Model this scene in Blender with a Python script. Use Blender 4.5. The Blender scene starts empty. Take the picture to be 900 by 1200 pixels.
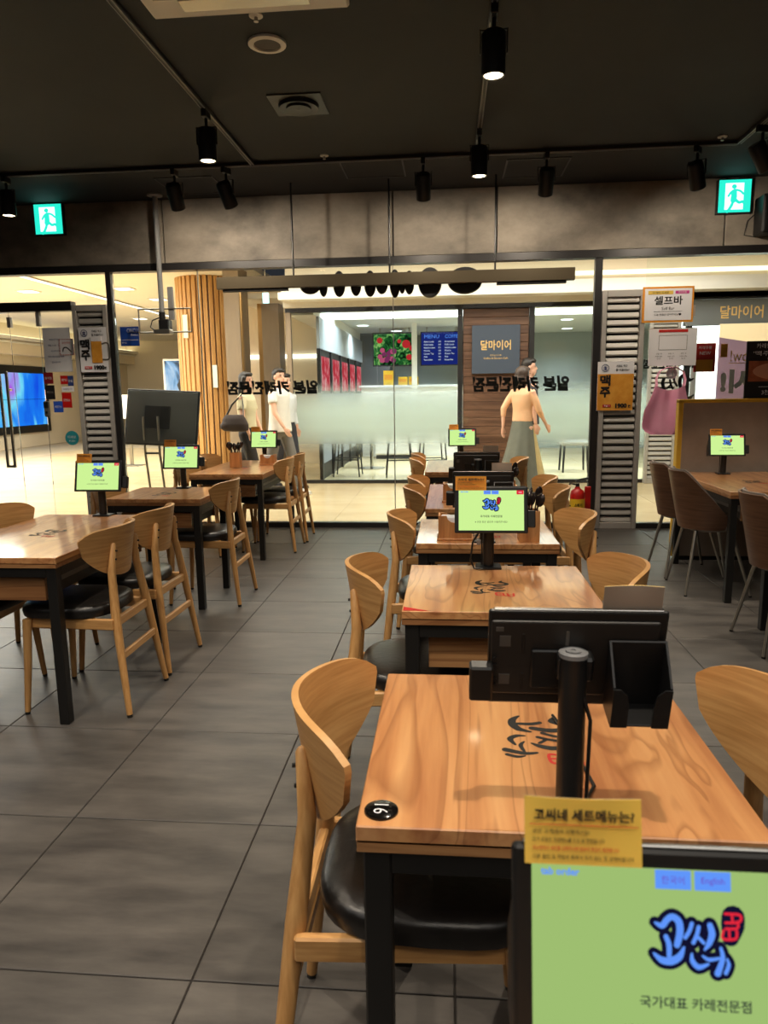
import bpy, bmesh, math, random
from mathutils import Vector, Matrix, Euler, noise as mnoise
random.seed(4)
C = bpy.context.scene.collection
S = bpy.context.scene
R = math.radians
PI = math.pi

# ------------------------------------------------------------------ camera
cam = bpy.data.cameras.new('camera')
camo = bpy.data.objects.new('camera', cam)
C.objects.link(camo)
YAW, PITCH, ROLL, CAMZ = 0.0906876, 0.164917, -0.0139223, 1.32062
f0 = Vector((-math.sin(YAW), math.cos(YAW), 0)); r0 = Vector((math.cos(YAW), math.sin(YAW), 0)); u0 = Vector((0, 0, 1))
fw = f0 * math.cos(PITCH) - u0 * math.sin(PITCH); up = u0 * math.cos(PITCH) + f0 * math.sin(PITCH)
rt = r0 * math.cos(ROLL) + up * math.sin(ROLL); up = up * math.cos(ROLL) - r0 * math.sin(ROLL)
camo.matrix_world = Matrix(((rt.x, up.x, -fw.x, 0), (rt.y, up.y, -fw.y, 0), (rt.z, up.z, -fw.z, CAMZ), (0, 0, 0, 1)))
cam.sensor_fit = 'AUTO'; cam.sensor_width = 36; cam.lens = 840.36 / 1200 * 36
cam.clip_start = .02; cam.clip_end = 200
cam.dof.use_dof = True; cam.dof.focus_distance = 3.0; cam.dof.aperture_fstop = 9.5
S.camera = camo
# ------------------------------------------------------------------ world, exposure
w = bpy.data.worlds.new('world'); S.world = w; w.use_nodes = True
w.node_tree.nodes['Background'].inputs[0].default_value = (.75, .8, 1, 1)
w.node_tree.nodes['Background'].inputs[1].default_value = .03
S.view_settings.view_transform = 'Standard'; S.view_settings.look = 'None'
S.view_settings.gamma = 1; S.view_settings.use_curve_mapping = False
S.view_settings.exposure = 0.0
S.cycles.max_bounces = 10; S.cycles.transparent_max_bounces = 24; S.cycles.caustics_reflective = False; S.cycles.caustics_refractive = False
S.cycles.sample_clamp_indirect = 6

def area(name, loc, size, power, col, rot=(0, 0, 0)):
    l = bpy.data.lights.new(name, 'AREA'); l.shape = 'RECTANGLE'; l.size, l.size_y = size; l.energy = power; l.color = col
    o = bpy.data.objects.new(name, l); o.location = loc; o.rotation_euler = rot; C.objects.link(o); return o
# ceiling panels of the mall corridor, the hall and the shop across (above the line of sight, over the fascia)
area('corridor_ceiling_light', (-1.0, 8.6, 3.22), (9, 1.6), 330, (1, .93, .82))
area('hall_ceiling_light', (-7.5, 8.7, 3.18), (4, 2.2), 290, (1, .97, .92))
area('hall_ceiling_light', (-9.6, 11.2, 3.17), (2.2, 4.6), 620, (1, .97, .92))
area('shop_ceiling_light', (-.2, 11.6, 3.1), (3.6, 1.4), 300, (.80, .93, 1))
area('shop_ceiling_light', (4.2, 11.6, 3.1), (3.6, 1.4), 420, (.80, .93, 1))
area('rear_fill_light', (-.8, -.6, 3.12), (6, 3.4), 85, (1, .94, .86))  # unseen fill light, added to brighten the restaurant from the camera end
def spot(name, loc, power, col, angle=120, blend=.6, radius=.05, rot=(0, 0, 0), parent=None):
    l = bpy.data.lights.new(name, 'SPOT'); l.energy = power; l.color = col; l.spot_size = math.radians(angle); l.spot_blend = blend; l.shadow_soft_size = radius
    o = bpy.data.objects.new(name, l); o.location = loc; o.rotation_euler = rot; o.parent = parent; C.objects.link(o); return o

# ------------------------------------------------------------------ materials
def srgb(r, g, b):
    f = lambda c: (c / 255 / 12.92) if c / 255 <= .04045 else ((c / 255 + .055) / 1.055) ** 2.4
    return (f(r), f(g), f(b), 1)
def mat(name, col, rough=.5, metal=0, emit=0, coat=0, spec=.5, alpha=1):
    m = bpy.data.materials.new(name); m.use_nodes = True
    b = m.node_tree.nodes['Principled BSDF']
    b.inputs['Base Color'].default_value = col; b.inputs['Roughness'].default_value = rough; b.inputs['Metallic'].default_value = metal
    b.inputs['Coat Weight'].default_value = coat; b.inputs['Coat Roughness'].default_value = .07; b.inputs['Specular IOR Level'].default_value = spec
    if emit:
        b.inputs['Emission Color'].default_value = col; b.inputs['Emission Strength'].default_value = emit
    b.inputs['Alpha'].default_value = alpha
    return m
def nodes(m): return m.node_tree.nodes, m.node_tree.links, m.node_tree.nodes['Principled BSDF']
def ramp(n, stops):
    r = n.new('ShaderNodeValToRGB'); e = r.color_ramp.elements
    while len(e) < len(stops): e.new(.5)
    for i, (p, c) in enumerate(stops): e[i].position = p; e[i].color = c
    return r
def mottled(name, c1, c2, scale=(3, 3, 3), rough=.5, detail=6, coords='Object', bump=0, r2=None, spec=.5, tint=0):
    m = mat(name, c1, rough, spec=spec); n, l, b = nodes(m)
    tc = n.new('ShaderNodeTexCoord'); mp = n.new('ShaderNodeMapping'); mp.inputs['Scale'].default_value = scale
    if coords == 'World':
        g = n.new('ShaderNodeNewGeometry'); l.new(g.outputs['Position'], mp.inputs[0])
    else: l.new(tc.outputs[coords], mp.inputs[0])
    nz = n.new('ShaderNodeTexNoise'); nz.inputs['Scale'].default_value = 1; nz.inputs['Detail'].default_value = detail; nz.inputs['Roughness'].default_value = .62
    l.new(mp.outputs[0], nz.inputs['Vector'])
    r = ramp(n, [(.32, c1), (.70, c2)]); l.new(nz.outputs['Fac'], r.inputs[0])
    out = r.outputs[0]
    if tint:
        oi = n.new('ShaderNodeObjectInfo'); mr = n.new('ShaderNodeMapRange'); mr.inputs[3].default_value = 1 - tint; mr.inputs[4].default_value = 1 + tint
        l.new(oi.outputs['Random'], mr.inputs[0]); mx = n.new('ShaderNodeVectorMath'); mx.operation = 'SCALE'
        l.new(out, mx.inputs[0]); l.new(mr.outputs[0], mx.inputs['Scale']); out = mx.outputs[0]
    l.new(out, b.inputs['Base Color'])
    if r2:
        q = n.new('ShaderNodeMapRange'); q.inputs[3].default_value = rough; q.inputs[4].default_value = r2
        l.new(nz.outputs['Fac'], q.inputs[0]); l.new(q.outputs[0], b.inputs['Roughness'])
    if bump:
        bp = n.new('ShaderNodeBump'); bp.inputs['Strength'].default_value = bump; bp.inputs['Distance'].default_value = .01
        l.new(nz.outputs['Fac'], bp.inputs['Height']); l.new(bp.outputs[0], b.inputs['Normal'])
    return m
def wood(name, light, mid, dark, axis='x', freq=40, rough=.4, coat=0, veins=.25):
    """long grain along `axis`: stretched noise plus dark wandering veins"""
    m = mat(name, mid, rough, coat=coat); n, l, b = nodes(m)
    tc = n.new('ShaderNodeTexCoord'); mp = n.new('ShaderNodeMapping')
    oi = n.new('ShaderNodeObjectInfo'); sc = n.new('ShaderNodeVectorMath'); sc.operation = 'SCALE'; sc.inputs[0].default_value = (7, 3, 5)
    l.new(oi.outputs['Random'], sc.inputs['Scale']); ad = n.new('ShaderNodeVectorMath'); l.new(tc.outputs['Object'], ad.inputs[0]); l.new(sc.outputs[0], ad.inputs[1])
    st = {'x': (.07, 1, 1), 'y': (1, .07, 1), 'z': (1, 1, .07), 'h': (.05, .06, 1)}[axis]
    mp.inputs['Scale'].default_value = [s * freq for s in st]; l.new(ad.outputs[0], mp.inputs[0])
    n1 = n.new('ShaderNodeTexNoise'); n1.inputs['Scale'].default_value = 1; n1.inputs['Detail'].default_value = 5; l.new(mp.outputs[0], n1.inputs['Vector'])
    r1 = ramp(n, [(.3, dark), (.5, mid), (.72, light)]); l.new(n1.outputs['Fac'], r1.inputs[0])
    m2 = n.new('ShaderNodeMapping'); m2.inputs['Scale'].default_value = [s * freq * .23 for s in {'x': (.16, 1, 1), 'y': (1, .16, 1), 'z': (1, 1, .16), 'h': (.2, .2, 1)}[axis]]
    l.new(ad.outputs[0], m2.inputs[0])
    n2 = n.new('ShaderNodeTexNoise'); n2.inputs['Scale'].default_value = 1; n2.inputs['Detail'].default_value = 3; n2.inputs['Distortion'].default_value = .9; l.new(m2.outputs[0], n2.inputs['Vector'])
    # contour bands of a slow noise give cathedral grain
    mu = n.new('ShaderNodeMath'); mu.operation = 'MULTIPLY'; mu.inputs[1].default_value = 9; l.new(n2.outputs['Fac'], mu.inputs[0])
    fr = n.new('ShaderNodeMath'); fr.operation = 'FRACT'; l.new(mu.outputs[0], fr.inputs[0])
    rv = ramp(n, [(0, (veins, veins, veins, 1)), (.10, (0, 0, 0, 1)), (.75, (0, 0, 0, 1)), (1, (veins, veins, veins, 1))]); l.new(fr.outputs[0], rv.inputs[0])
    mx = n.new('ShaderNodeMix'); mx.data_type = 'RGBA'; l.new(rv.outputs[0], mx.inputs[0]); l.new(r1.outputs[0], mx.inputs[6]); mx.inputs[7].default_value = [dark[0] * .55, dark[1] * .45, dark[2] * .38, 1]
    l.new(mx.outputs[2], b.inputs['Base Color'])
    return m
OAK = [srgb(212, 164, 104), srgb(200, 150, 92), srgb(184, 134, 78)]
M = {}
for a in 'xyzh': M['oak_' + a] = wood('oak_' + a, *OAK, axis=a, freq=110, rough=.42, veins=.03)
M['oak_edge'] = mat('plywood_edge', srgb(216, 174, 118), .5)
TAB = [srgb(222, 168, 112), srgb(205, 145, 92), srgb(176, 114, 70)]
M['table'] = wood('table_walnut', *TAB, axis='y', freq=24, rough=.3, coat=.9, veins=.5)
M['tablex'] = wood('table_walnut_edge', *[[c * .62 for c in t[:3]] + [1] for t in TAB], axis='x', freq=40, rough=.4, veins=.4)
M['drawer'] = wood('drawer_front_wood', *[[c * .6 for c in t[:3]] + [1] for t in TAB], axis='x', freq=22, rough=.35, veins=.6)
M['boxwood'] = wood('box_wood', srgb(205, 150, 95), srgb(185, 128, 76), srgb(160, 104, 60), axis='z', freq=30, rough=.5, veins=.2)
M['shellwood'] = wood('walnut_shell', srgb(112, 80, 58), srgb(102, 71, 51), srgb(90, 61, 43), axis='h', freq=90, rough=.38, veins=.05)
M['slat'] = wood('slat_wood', srgb(226, 180, 116), srgb(210, 160, 98), srgb(190, 138, 80), axis='z', freq=25, rough=.5, veins=.15)
M['plank'] = wood('sign_plank_wood', srgb(122, 90, 70), srgb(100, 70, 52), srgb(78, 52, 38), axis='x', freq=16, rough=.5, veins=.3)
M['black'] = mat('black_steel', srgb(22, 21, 20), .45)
M['dark'] = mat('dark_plastic', srgb(24, 24, 24), .38)
M['dark2'] = mat('dark_plate', srgb(34, 32, 30), .5)
M['hole'] = mat('grey_slot', srgb(92, 88, 82), .7)
M['leather'] = mottled('black_leather', srgb(20, 18, 17), srgb(30, 27, 25), (60, 60, 60), .32, bump=.12)
M['tile'] = mottled('floor_stone_tile', srgb(62, 59, 57), srgb(98, 93, 88), (2.6, 10, 4), .33, 9, 'World', r2=.5, tint=.07)
M['grout'] = mat('grout', srgb(40, 36, 33), .9)
M['mtile'] = mottled('mall_tile', srgb(206, 184, 142), srgb(220, 200, 160), (1.2, 3, 2), .22, 6, 'World', tint=.03)
M['mgrout'] = mat('mall_grout', srgb(170, 155, 128), .8)
M['ceil'] = mottled('black_ceiling', srgb(32, 32, 32), srgb(37, 37, 36), (2, 2, 2), .8)
M['concrete'] = mottled('fascia_concrete', srgb(86, 80, 72), srgb(164, 153, 138), (1.3, 2, 1.9), .65, 7, 'World', bump=.08)
M['darkwall'] = mat('dark_wall', srgb(62, 58, 54), .8)
M['frame'] = mat('dark_bronze_frame', srgb(44, 42, 42), .4, .3)
M['louvre'] = mat('grey_louvre', srgb(178, 174, 168), .45, .2)
M['steel'] = mat('brushed_steel', srgb(170, 165, 155), .3, .9)
M['chrome'] = mat('chrome', srgb(190, 188, 184), .18, 1)
M['white'] = mat('white_paint', srgb(236, 232, 224), .6)
M['offwhite'] = mottled('mall_white_wall', srgb(230, 222, 206), srgb(236, 228, 213), (.7, .7, .7), .6)
M['beigewall'] = mottled('mall_beige_wall', srgb(222, 208, 184), srgb(230, 217, 194), (.8, .8, .8), .55)
M['taupe'] = mottled('mall_taupe_pillar', srgb(142, 124, 104), srgb(160, 142, 120), (4, 4, 1), .5)
M['bronze'] = mat('bronze_post', srgb(190, 150, 95), .3, .8)
M['paper'] = mat('white_paper', srgb(232, 232, 236), .7)
M['card'] = mat('yellow_card', srgb(226, 190, 84), .45)
M['cardback'] = mat('card_back', srgb(176, 158, 140), .6)
M['cardo'] = mat('orange_card', srgb(228, 150, 40), .45)
M['ink'] = mat('black_ink', srgb(14, 13, 13), .6)
M['inkred'] = mat('red_ink', srgb(190, 36, 30), .6)
M['inkblue'] = mat('blue_ink', srgb(40, 58, 120), .6)
M['gold'] = mat('gold_lettering', srgb(222, 182, 112), .5, emit=.15)
M['navy'] = mat('slate_sign', srgb(64, 74, 90), .6)
M['red'] = mat('red_paint', srgb(190, 26, 22), .3)
M['yellow'] = mat('yellow_paint', srgb(236, 190, 40), .5)
M['yellowedge'] = mat('yellow_piping', srgb(214, 170, 50), .6)
M['cloth'] = mottled('taupe_cloth', srgb(146, 130, 116), srgb(162, 146, 132), (5, 5, 5), .9)
M['pink'] = mottled('pink_bib_cloth', srgb(244, 156, 190), srgb(250, 176, 206), (6, 6, 6), .6, bump=.3)
M['beer'] = mottled('beer_print', srgb(216, 140, 36), srgb(236, 172, 70), (9, 9, 9), .5)
M['grey'] = mat('grey_plastic', srgb(128, 128, 128), .5)
M['cush'] = mat('grey_upholstery', srgb(150, 142, 134), .75)
M['skin'] = mat('skin', srgb(226, 176, 150), .5)
M['hair'] = mat('black_hair', srgb(34, 27, 24), .5)
M['hairb'] = mat('brown_hair', srgb(62, 46, 38), .5)
def emis(name, col, s=1):
    m = bpy.data.materials.new(name); m.use_nodes = True; n = m.node_tree.nodes; n.remove(n['Principled BSDF'])
    e = n.new('ShaderNodeEmission'); e.inputs[0].default_value = col; e.inputs[1].default_value = s
    m.node_tree.links.new(e.outputs[0], n['Material Output'].inputs[0]); return m
M['lamp'] = emis('lamp_warm', (1, .80, .50, 1), 14)
M['lampw'] = emis('downlight_white', (1, .93, .80, 1), 3.2)
M['cove'] = emis('cove_warm', (1, .84, .50, 1), 2.4)
M['sconce'] = emis('sconce_glow', (1, .86, .55, 1), 1.6)
M['scr'] = emis('screen_green', srgb(206, 244, 150), 1.0)
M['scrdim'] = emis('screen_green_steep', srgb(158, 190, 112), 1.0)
M['sblue'] = emis('screen_blue', srgb(96, 150, 250), 1.0)
M['snavy'] = emis('screen_navy', srgb(18, 18, 46), 1.0)
M['sred'] = emis('screen_red', srgb(226, 40, 60), 1.0)
M['spurple'] = emis('screen_purple', srgb(110, 60, 190), 1.0)
M['swhite'] = emis('screen_white', srgb(240, 244, 250), 1.0)
M['exitg'] = emis('exit_green', srgb(36, 206, 180), 1.5)
M['exitw'] = emis('exit_white', srgb(205, 255, 252), 2.0)
def glass(name, tint=(.96, .985, .975, 1)):
    m = bpy.data.materials.new(name); m.use_nodes = True; n, l = m.node_tree.nodes, m.node_tree.links; n.remove(n['Principled BSDF'])
    t = n.new('ShaderNodeBsdfTransparent'); t.inputs[0].default_value = tint; g = n.new('ShaderNodeBsdfGlossy'); g.inputs['Roughness'].default_value = .0
    fr = n.new('ShaderNodeFresnel'); fr.inputs[0].default_value = 1.25
    mx = n.new('ShaderNodeMixShader'); l.new(fr.outputs[0], mx.inputs[0]); l.new(t.outputs[0], mx.inputs[1]); l.new(g.outputs[0], mx.inputs[2])
    l.new(mx.outputs[0], n['Material Output'].inputs[0]); return m
def sheetmat(name, col):
    m = bpy.data.materials.new(name); m.use_nodes = True; n, l = m.node_tree.nodes, m.node_tree.links; n.remove(n['Principled BSDF'])
    d = n.new('ShaderNodeBsdfDiffuse'); d.inputs[0].default_value = col; t = n.new('ShaderNodeBsdfTranslucent'); t.inputs[0].default_value = col
    x = n.new('ShaderNodeMixShader'); x.inputs[0].default_value = .75; l.new(d.outputs[0], x.inputs[1]); l.new(t.outputs[0], x.inputs[2]); l.new(x.outputs[0], n['Material Output'].inputs[0]); return m
M['glass'] = glass('clear_glass')
def frost(name, z0, z1, z2, z3, col, amt=.9):
    """etched film: fades in between z0..z1 and out between z2..z3"""
    m = bpy.data.materials.new(name); m.use_nodes = True; n, l = m.node_tree.nodes, m.node_tree.links; n.remove(n['Principled BSDF'])
    g = n.new('ShaderNodeNewGeometry'); sp = n.new('ShaderNodeSeparateXYZ'); l.new(g.outputs['Position'], sp.inputs[0])
    a = n.new('ShaderNodeMapRange'); a.interpolation_type = 'SMOOTHSTEP'; a.inputs[1].default_value = z0; a.inputs[2].default_value = z1; l.new(sp.outputs[2], a.inputs[0])
    b = n.new('ShaderNodeMapRange'); b.interpolation_type = 'SMOOTHSTEP'; b.inputs[1].default_value = z2; b.inputs[2].default_value = z3; b.inputs[3].default_value = amt; b.inputs[4].default_value = 0; l.new(sp.outputs[2], b.inputs[0])
    k = n.new('ShaderNodeMath'); k.operation = 'MULTIPLY'; l.new(a.outputs[0], k.inputs[0]); l.new(b.outputs[0], k.inputs[1])
    t = n.new('ShaderNodeBsdfTransparent'); d = n.new('ShaderNodeBsdfDiffuse'); d.inputs[0].default_value = col; tl = n.new('ShaderNodeBsdfTranslucent'); tl.inputs[0].default_value = col
    m1 = n.new('ShaderNodeMixShader'); m1.inputs[0].default_value = .6; l.new(d.outputs[0], m1.inputs[1]); l.new(tl.outputs[0], m1.inputs[2])
    m2 = n.new('ShaderNodeMixShader'); l.new(k.outputs[0], m2.inputs[0]); l.new(t.outputs[0], m2.inputs[1]); l.new(m1.outputs[0], m2.inputs[2])
    l.new(m2.outputs[0], n['Material Output'].inputs[0]); return m
M['frost'] = frost('frosted_film', .42, .86, 1.0, 1.52, srgb(226, 240, 236))
def emis_noise(name, stops, scale, strength, dist=1.5):
    m = bpy.data.materials.new(name); m.use_nodes = True; n, l = m.node_tree.nodes, m.node_tree.links; n.remove(n['Principled BSDF'])
    tc = n.new('ShaderNodeTexCoord'); mp = n.new('ShaderNodeMapping'); mp.inputs['Scale'].default_value = scale; l.new(tc.outputs['Object'], mp.inputs[0])
    nz = n.new('ShaderNodeTexNoise'); nz.inputs['Scale'].default_value = 1; nz.inputs['Detail'].default_value = 4; nz.inputs['Distortion'].default_value = dist; l.new(mp.outputs[0], nz.inputs['Vector'])
    r = ramp(n, stops); l.new(nz.outputs['Fac'], r.inputs[0]); e = n.new('ShaderNodeEmission'); e.inputs[1].default_value = strength
    l.new(r.outputs[0], e.inputs[0]); l.new(e.outputs[0], n['Material Output'].inputs[0]); return m
M['led'] = emis_noise('led_wall_picture', [(.3, srgb(20, 70, 230)), (.47, srgb(30, 130, 250)), (.58, srgb(120, 225, 255)), (.72, srgb(180, 90, 230))], (.5, 1.1, .45), 1.0, .6)
M['ad'] = emis_noise('ad_picture', [(.38, srgb(90, 96, 104)), (.5, srgb(150, 190, 230)), (.62, srgb(225, 240, 255))], (2, 2, 1.2), 1.0)

# ------------------------------------------------------------------ mesh helpers
class MB:
    def __init__(s): s.bm = bmesh.new()
    def merge(s, b, mtx=None):
        me = bpy.data.meshes.new('tmp'); b.to_mesh(me); b.free()
        if mtx: me.transform(mtx)
        s.bm.from_mesh(me); bpy.data.meshes.remove(me); return s
    def box(s, c, d, bev=0, rot=None, seg=1):
        b = bmesh.new(); bmesh.ops.create_cube(b, size=1)
        bmesh.ops.scale(b, vec=d, verts=b.verts)
        if bev: bmesh.ops.bevel(b, geom=b.edges[:], offset=bev, segments=seg, affect='EDGES', profile=.5)
        m = Matrix.Translation(c)
        if rot: m = m @ Euler(rot).to_matrix().to_4x4()
        return s.merge(b, m)
    def bx(s, x0, x1, y0, y1, z0, z1, bev=0): return s.box(((x0 + x1) / 2, (y0 + y1) / 2, (z0 + z1) / 2), (x1 - x0, y1 - y0, z1 - z0), bev)
    def cyl(s, p0, p1, r0_, r1_=None, n=12, caps=True): return s.tube([p0, p1], [r0_, r0_ if r1_ is None else r1_], n, caps)
    def tube(s, pts, rad, n=10, caps=True, flat=1.0, side=None):
        pts = [Vector(p) for p in pts]; k = len(pts)
        if not hasattr(rad, '__len__'): rad = [rad] * k
        rings = []; pn = None
        for i, p in enumerate(pts):
            t = (pts[min(i + 1, k - 1)] - pts[max(i - 1, 0)]).normalized()
            if pn is None:
                a = Vector(side) if side else (Vector((0, 0, 1)) if abs(t.z) < .9 else Vector((1, 0, 0)))
                pn = (a - t * a.dot(t)).normalized()
            else: pn = (pn - t * pn.dot(t)).normalized()
            q = t.cross(pn)
            rings.append([s.bm.verts.new(p + (pn * math.cos(2 * PI * j / n) + q * math.sin(2 * PI * j / n) * flat) * rad[i]) for j in range(n)])
        s._skin(rings, caps); return s
    def _skin(s, rings, caps=True, closed=True):
        n = len(rings[0])
        for a, b in zip(rings, rings[1:]):
            for j in range(n if closed else n - 1): s.bm.faces.new((a[j], a[(j + 1) % n], b[(j + 1) % n], b[j]))
        if caps and closed:
            s.bm.faces.new(rings[0][::-1]); s.bm.faces.new(rings[-1])
    def loft(s, secs, n=20, caps=True):
        """horizontal elliptical sections (cx, cy, z, half x, half y)"""
        s._skin([[s.bm.verts.new((cx + a * math.cos(2 * PI * j / n), cy + b * math.sin(2 * PI * j / n), z)) for j in range(n)] for cx, cy, z, a, b in secs], caps); return s
    def lathe(s, prof, n=20, c=(0, 0, 0), axis='z'):
        f = {'z': lambda r, h, a: (r * math.cos(a), r * math.sin(a), h), 'y': lambda r, h, a: (r * math.cos(a), h, r * math.sin(a))}[axis]
        s._skin([[s.bm.verts.new(Vector(f(max(r, 1e-4), h, 2 * PI * j / n)) + Vector(c)) for j in range(n)] for r, h in prof]); return s
    def poly(s, pts, d):
        """flat outline extruded by vector d"""
        d = Vector(d); a = [s.bm.verts.new(p) for p in pts]; b = [s.bm.verts.new(Vector(p) + d) for p in pts]; n = len(a)
        s.bm.faces.new(a[::-1]); s.bm.faces.new(b)
        for i in range(n): s.bm.faces.new((a[i], a[(i + 1) % n], b[(i + 1) % n], b[i]))
        return s
    def ball(s, c, r, n=12, rot=None):
        b = bmesh.new(); bmesh.ops.create_uvsphere(b, u_segments=n, v_segments=max(6, n * 2 // 3), radius=1)
        m = Matrix.Translation(c)
        if rot: m = m @ Euler(rot).to_matrix().to_4x4()
        return s.merge(b, m @ Matrix.Diagonal((*(r if hasattr(r, '__len__') else (r, r, r)), 1)))
    def grid(s, fn, nu, nv, thick):
        """two-sided sheet: fn(i/nu, j/nv) -> (front, back)"""
        F = [[s.bm.verts.new(fn(i / nu, j / nv, 1)) for j in range(nv + 1)] for i in range(nu + 1)]
        B = [[s.bm.verts.new(fn(i / nu, j / nv, -1)) for j in range(nv + 1)] for i in range(nu + 1)]
        for i in range(nu):
            for j in range(nv):
                s.bm.faces.new((F[i][j], F[i + 1][j], F[i + 1][j + 1], F[i][j + 1])); s.bm.faces.new((B[i][j], B[i][j + 1], B[i + 1][j + 1], B[i + 1][j]))
        for i in range(nu):
            for j in (0, nv): s.bm.faces.new((F[i][j], F[i + 1][j], B[i + 1][j], B[i][j]) if j else (F[i + 1][j], F[i][j], B[i][j], B[i + 1][j]))
        for j in range(nv):
            for i in (0, nu): s.bm.faces.new((F[i][j], F[i][j + 1], B[i][j + 1], B[i][j]) if not i else (F[i][j + 1], F[i][j], B[i][j], B[i][j + 1]))
        return s
    def ribbon(s, pts, ws, z=0, n=5, th=.0004):
        """brush stroke in the XY plane"""
        P = [Vector((*p, 0)) for p in pts]; out = []
        if not hasattr(ws, '__len__'): ws = [ws] * len(P)
        for i in range(len(P) - 1):
            a, b, c, d = P[max(i - 1, 0)], P[i], P[i + 1], P[min(i + 2, len(P) - 1)]
            for k in range(n):
                t = k / n
                out.append((.5 * (2 * b + (c - a) * t + (2 * a - 5 * b + 4 * c - d) * t * t + (3 * b - a - 3 * c + d) * t ** 3), ws[i] * (1 - t) + ws[i + 1] * t))
        out.append((P[-1], ws[-1]))
        L, Rr = [], []
        for i, (p, wd) in enumerate(out):
            t = (out[min(i + 1, len(out) - 1)][0] - out[max(i - 1, 0)][0]).normalized(); q = Vector((-t.y, t.x, 0))
            L.append(s.bm.verts.new((*(p + q * wd / 2).xy, z))); Rr.append(s.bm.verts.new((*(p - q * wd / 2).xy, z)))
        for i in range(len(L) - 1): s.bm.faces.new((Rr[i], Rr[i + 1], L[i + 1], L[i]))
        for e, sg in ((0, -1), (-1, 1)):
            p, wd = out[e]; t = (out[1][0] - out[0][0]) if e == 0 else (out[-1][0] - out[-2][0]); t.normalize(); q = Vector((-t.y, t.x, 0))
            vs = [s.bm.verts.new((*(p + q * math.cos(a) * wd / 2 + t * sg * math.sin(a) * wd / 2).xy, z)) for a in [PI * k / 6 for k in range(7)]]
            s.bm.faces.new(vs if sg < 0 else vs[::-1])
        return s
    def mesh(s, name, m, smooth=False):
        me = bpy.data.meshes.new(name); bmesh.ops.recalc_face_normals(s.bm, faces=s.bm.faces[:]); s.bm.to_mesh(me); s.bm.free()
        if m: me.materials.append(m)
        if smooth:
            for p in me.polygons: p.use_smooth = True
            try: me.set_sharp_from_angle(angle=R(40))
            except Exception: pass
        return me
    def build(s, name, m, parent=None, smooth=False, loc=None): return link(name, s.mesh(name, m, smooth), parent, loc)
def link(name, me, parent=None, loc=None, rot=None):
    o = bpy.data.objects.new(name, me); C.objects.link(o); o.parent = parent
    if loc: o.location = loc
    if rot: o.rotation_euler = rot
    return o
def tag(o, label=None, cat=None, group=None, kind=None):
    if label: o['label'] = label
    if cat: o['category'] = cat
    if group: o['group'] = group
    if kind: o['kind'] = kind
    return o
def thing(name, label, cat, loc=(0, 0, 0), rz=0, group=None):
    o = bpy.data.objects.new(name, None); C.objects.link(o); o.empty_display_size = .05
    o.location = loc; o.rotation_euler = (0, 0, rz); return tag(o, label, cat, group)
KIDS = {}
def kids(o):
    return list(o.children)
def dup(o, loc, rz, label=None, group=None, skip=()):
    def cp(a, p):
        c = a.copy(); C.objects.link(c); c.parent = p
        for k in kids(a):
            if k.name.split('.')[0] not in skip: cp(k, c)
        return c
    r = cp(o, None); r.location = loc; r.rotation_euler = (0, 0, rz)
    if label: r['label'] = label
    if group: r['group'] = group
    return r
FACE_IN = (PI / 2, 0, 0)       # lettering that reads from inside the restaurant (faces -y)
FACE_OUT = (PI / 2, 0, PI)     # lettering that reads from outside (faces +y)
TXT = {}
TS = bpy.data.scenes.new('scratch')      # lettering and remeshing are evaluated here, removed at the end
def txt(body, h, m, parent, loc, rot=FACE_IN, w=None, bold=0, align='CENTER', name='lettering', shear=0):
    key = (body, h, m.name, w, bold, align, shear)
    if key not in TXT:
        c = bpy.data.curves.new('t', 'FONT'); c.body = body; c.size = 1; c.align_x = align; c.align_y = 'CENTER'; c.offset = bold; c.resolution_u = 2; c.shear = shear
        o = bpy.data.objects.new('t', c); TS.collection.objects.link(o); TS.view_layers[0].update()
        me = bpy.data.meshes.new_from_object(o.evaluated_get(TS.view_layers[0].depsgraph))
        bpy.data.objects.remove(o); bpy.data.curves.remove(c)
        xs = [v.co.x for v in me.vertices]; ys = [v.co.y for v in me.vertices]
        k = h / max(1e-6, max(ys) - min(ys)); kx = w / (max(xs) - min(xs)) if w else k
        yc = (max(ys) + min(ys)) / 2
        me.transform(Matrix.Diagonal((kx, k, 1, 1)) @ Matrix.Translation((0, -yc, 0)))
        me.materials.clear(); me.materials.append(m); me.name = 'lettering'; TXT[key] = me
    return link(name, TXT[key], parent, loc, rot)
# brush logo of the shop: strokes in a 900 unit square, y down
LOGO = [([(150, 245), (195, 262), (225, 225), (262, 203), (302, 232), (308, 300), (288, 380)], [14, 40, 40, 42, 46, 46, 40]),
        ([(218, 330), (236, 380), (236, 450)], [30, 34, 30]), ([(138, 440), (190, 480), (250, 482), (302, 452), (332, 392)], [14, 44, 52, 44, 14]),
        ([(385, 240), (370, 285), (342, 330)], 26), ([(428, 260), (415, 310), (392, 360)], 26), ([(415, 318), (440, 340), (458, 358)], 22),
        ([(500, 245), (512, 300), (492, 360), (462, 402)], [36, 44, 36, 12]), ([(380, 430), (384, 475), (422, 512), (484, 490)], [14, 32, 36, 16]),
        ([(448, 440), (490, 462), (552, 450)], [12, 26, 18]), ([(565, 385), (575, 450), (542, 545)], [18, 32, 42]), ([(602, 450), (612, 490), (592, 540)], [12, 26, 26])]
STAMP = [(592, 160), (690, 158), (695, 200), (686, 300), (650, 330), (570, 330), (575, 265), (590, 250)]
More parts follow.
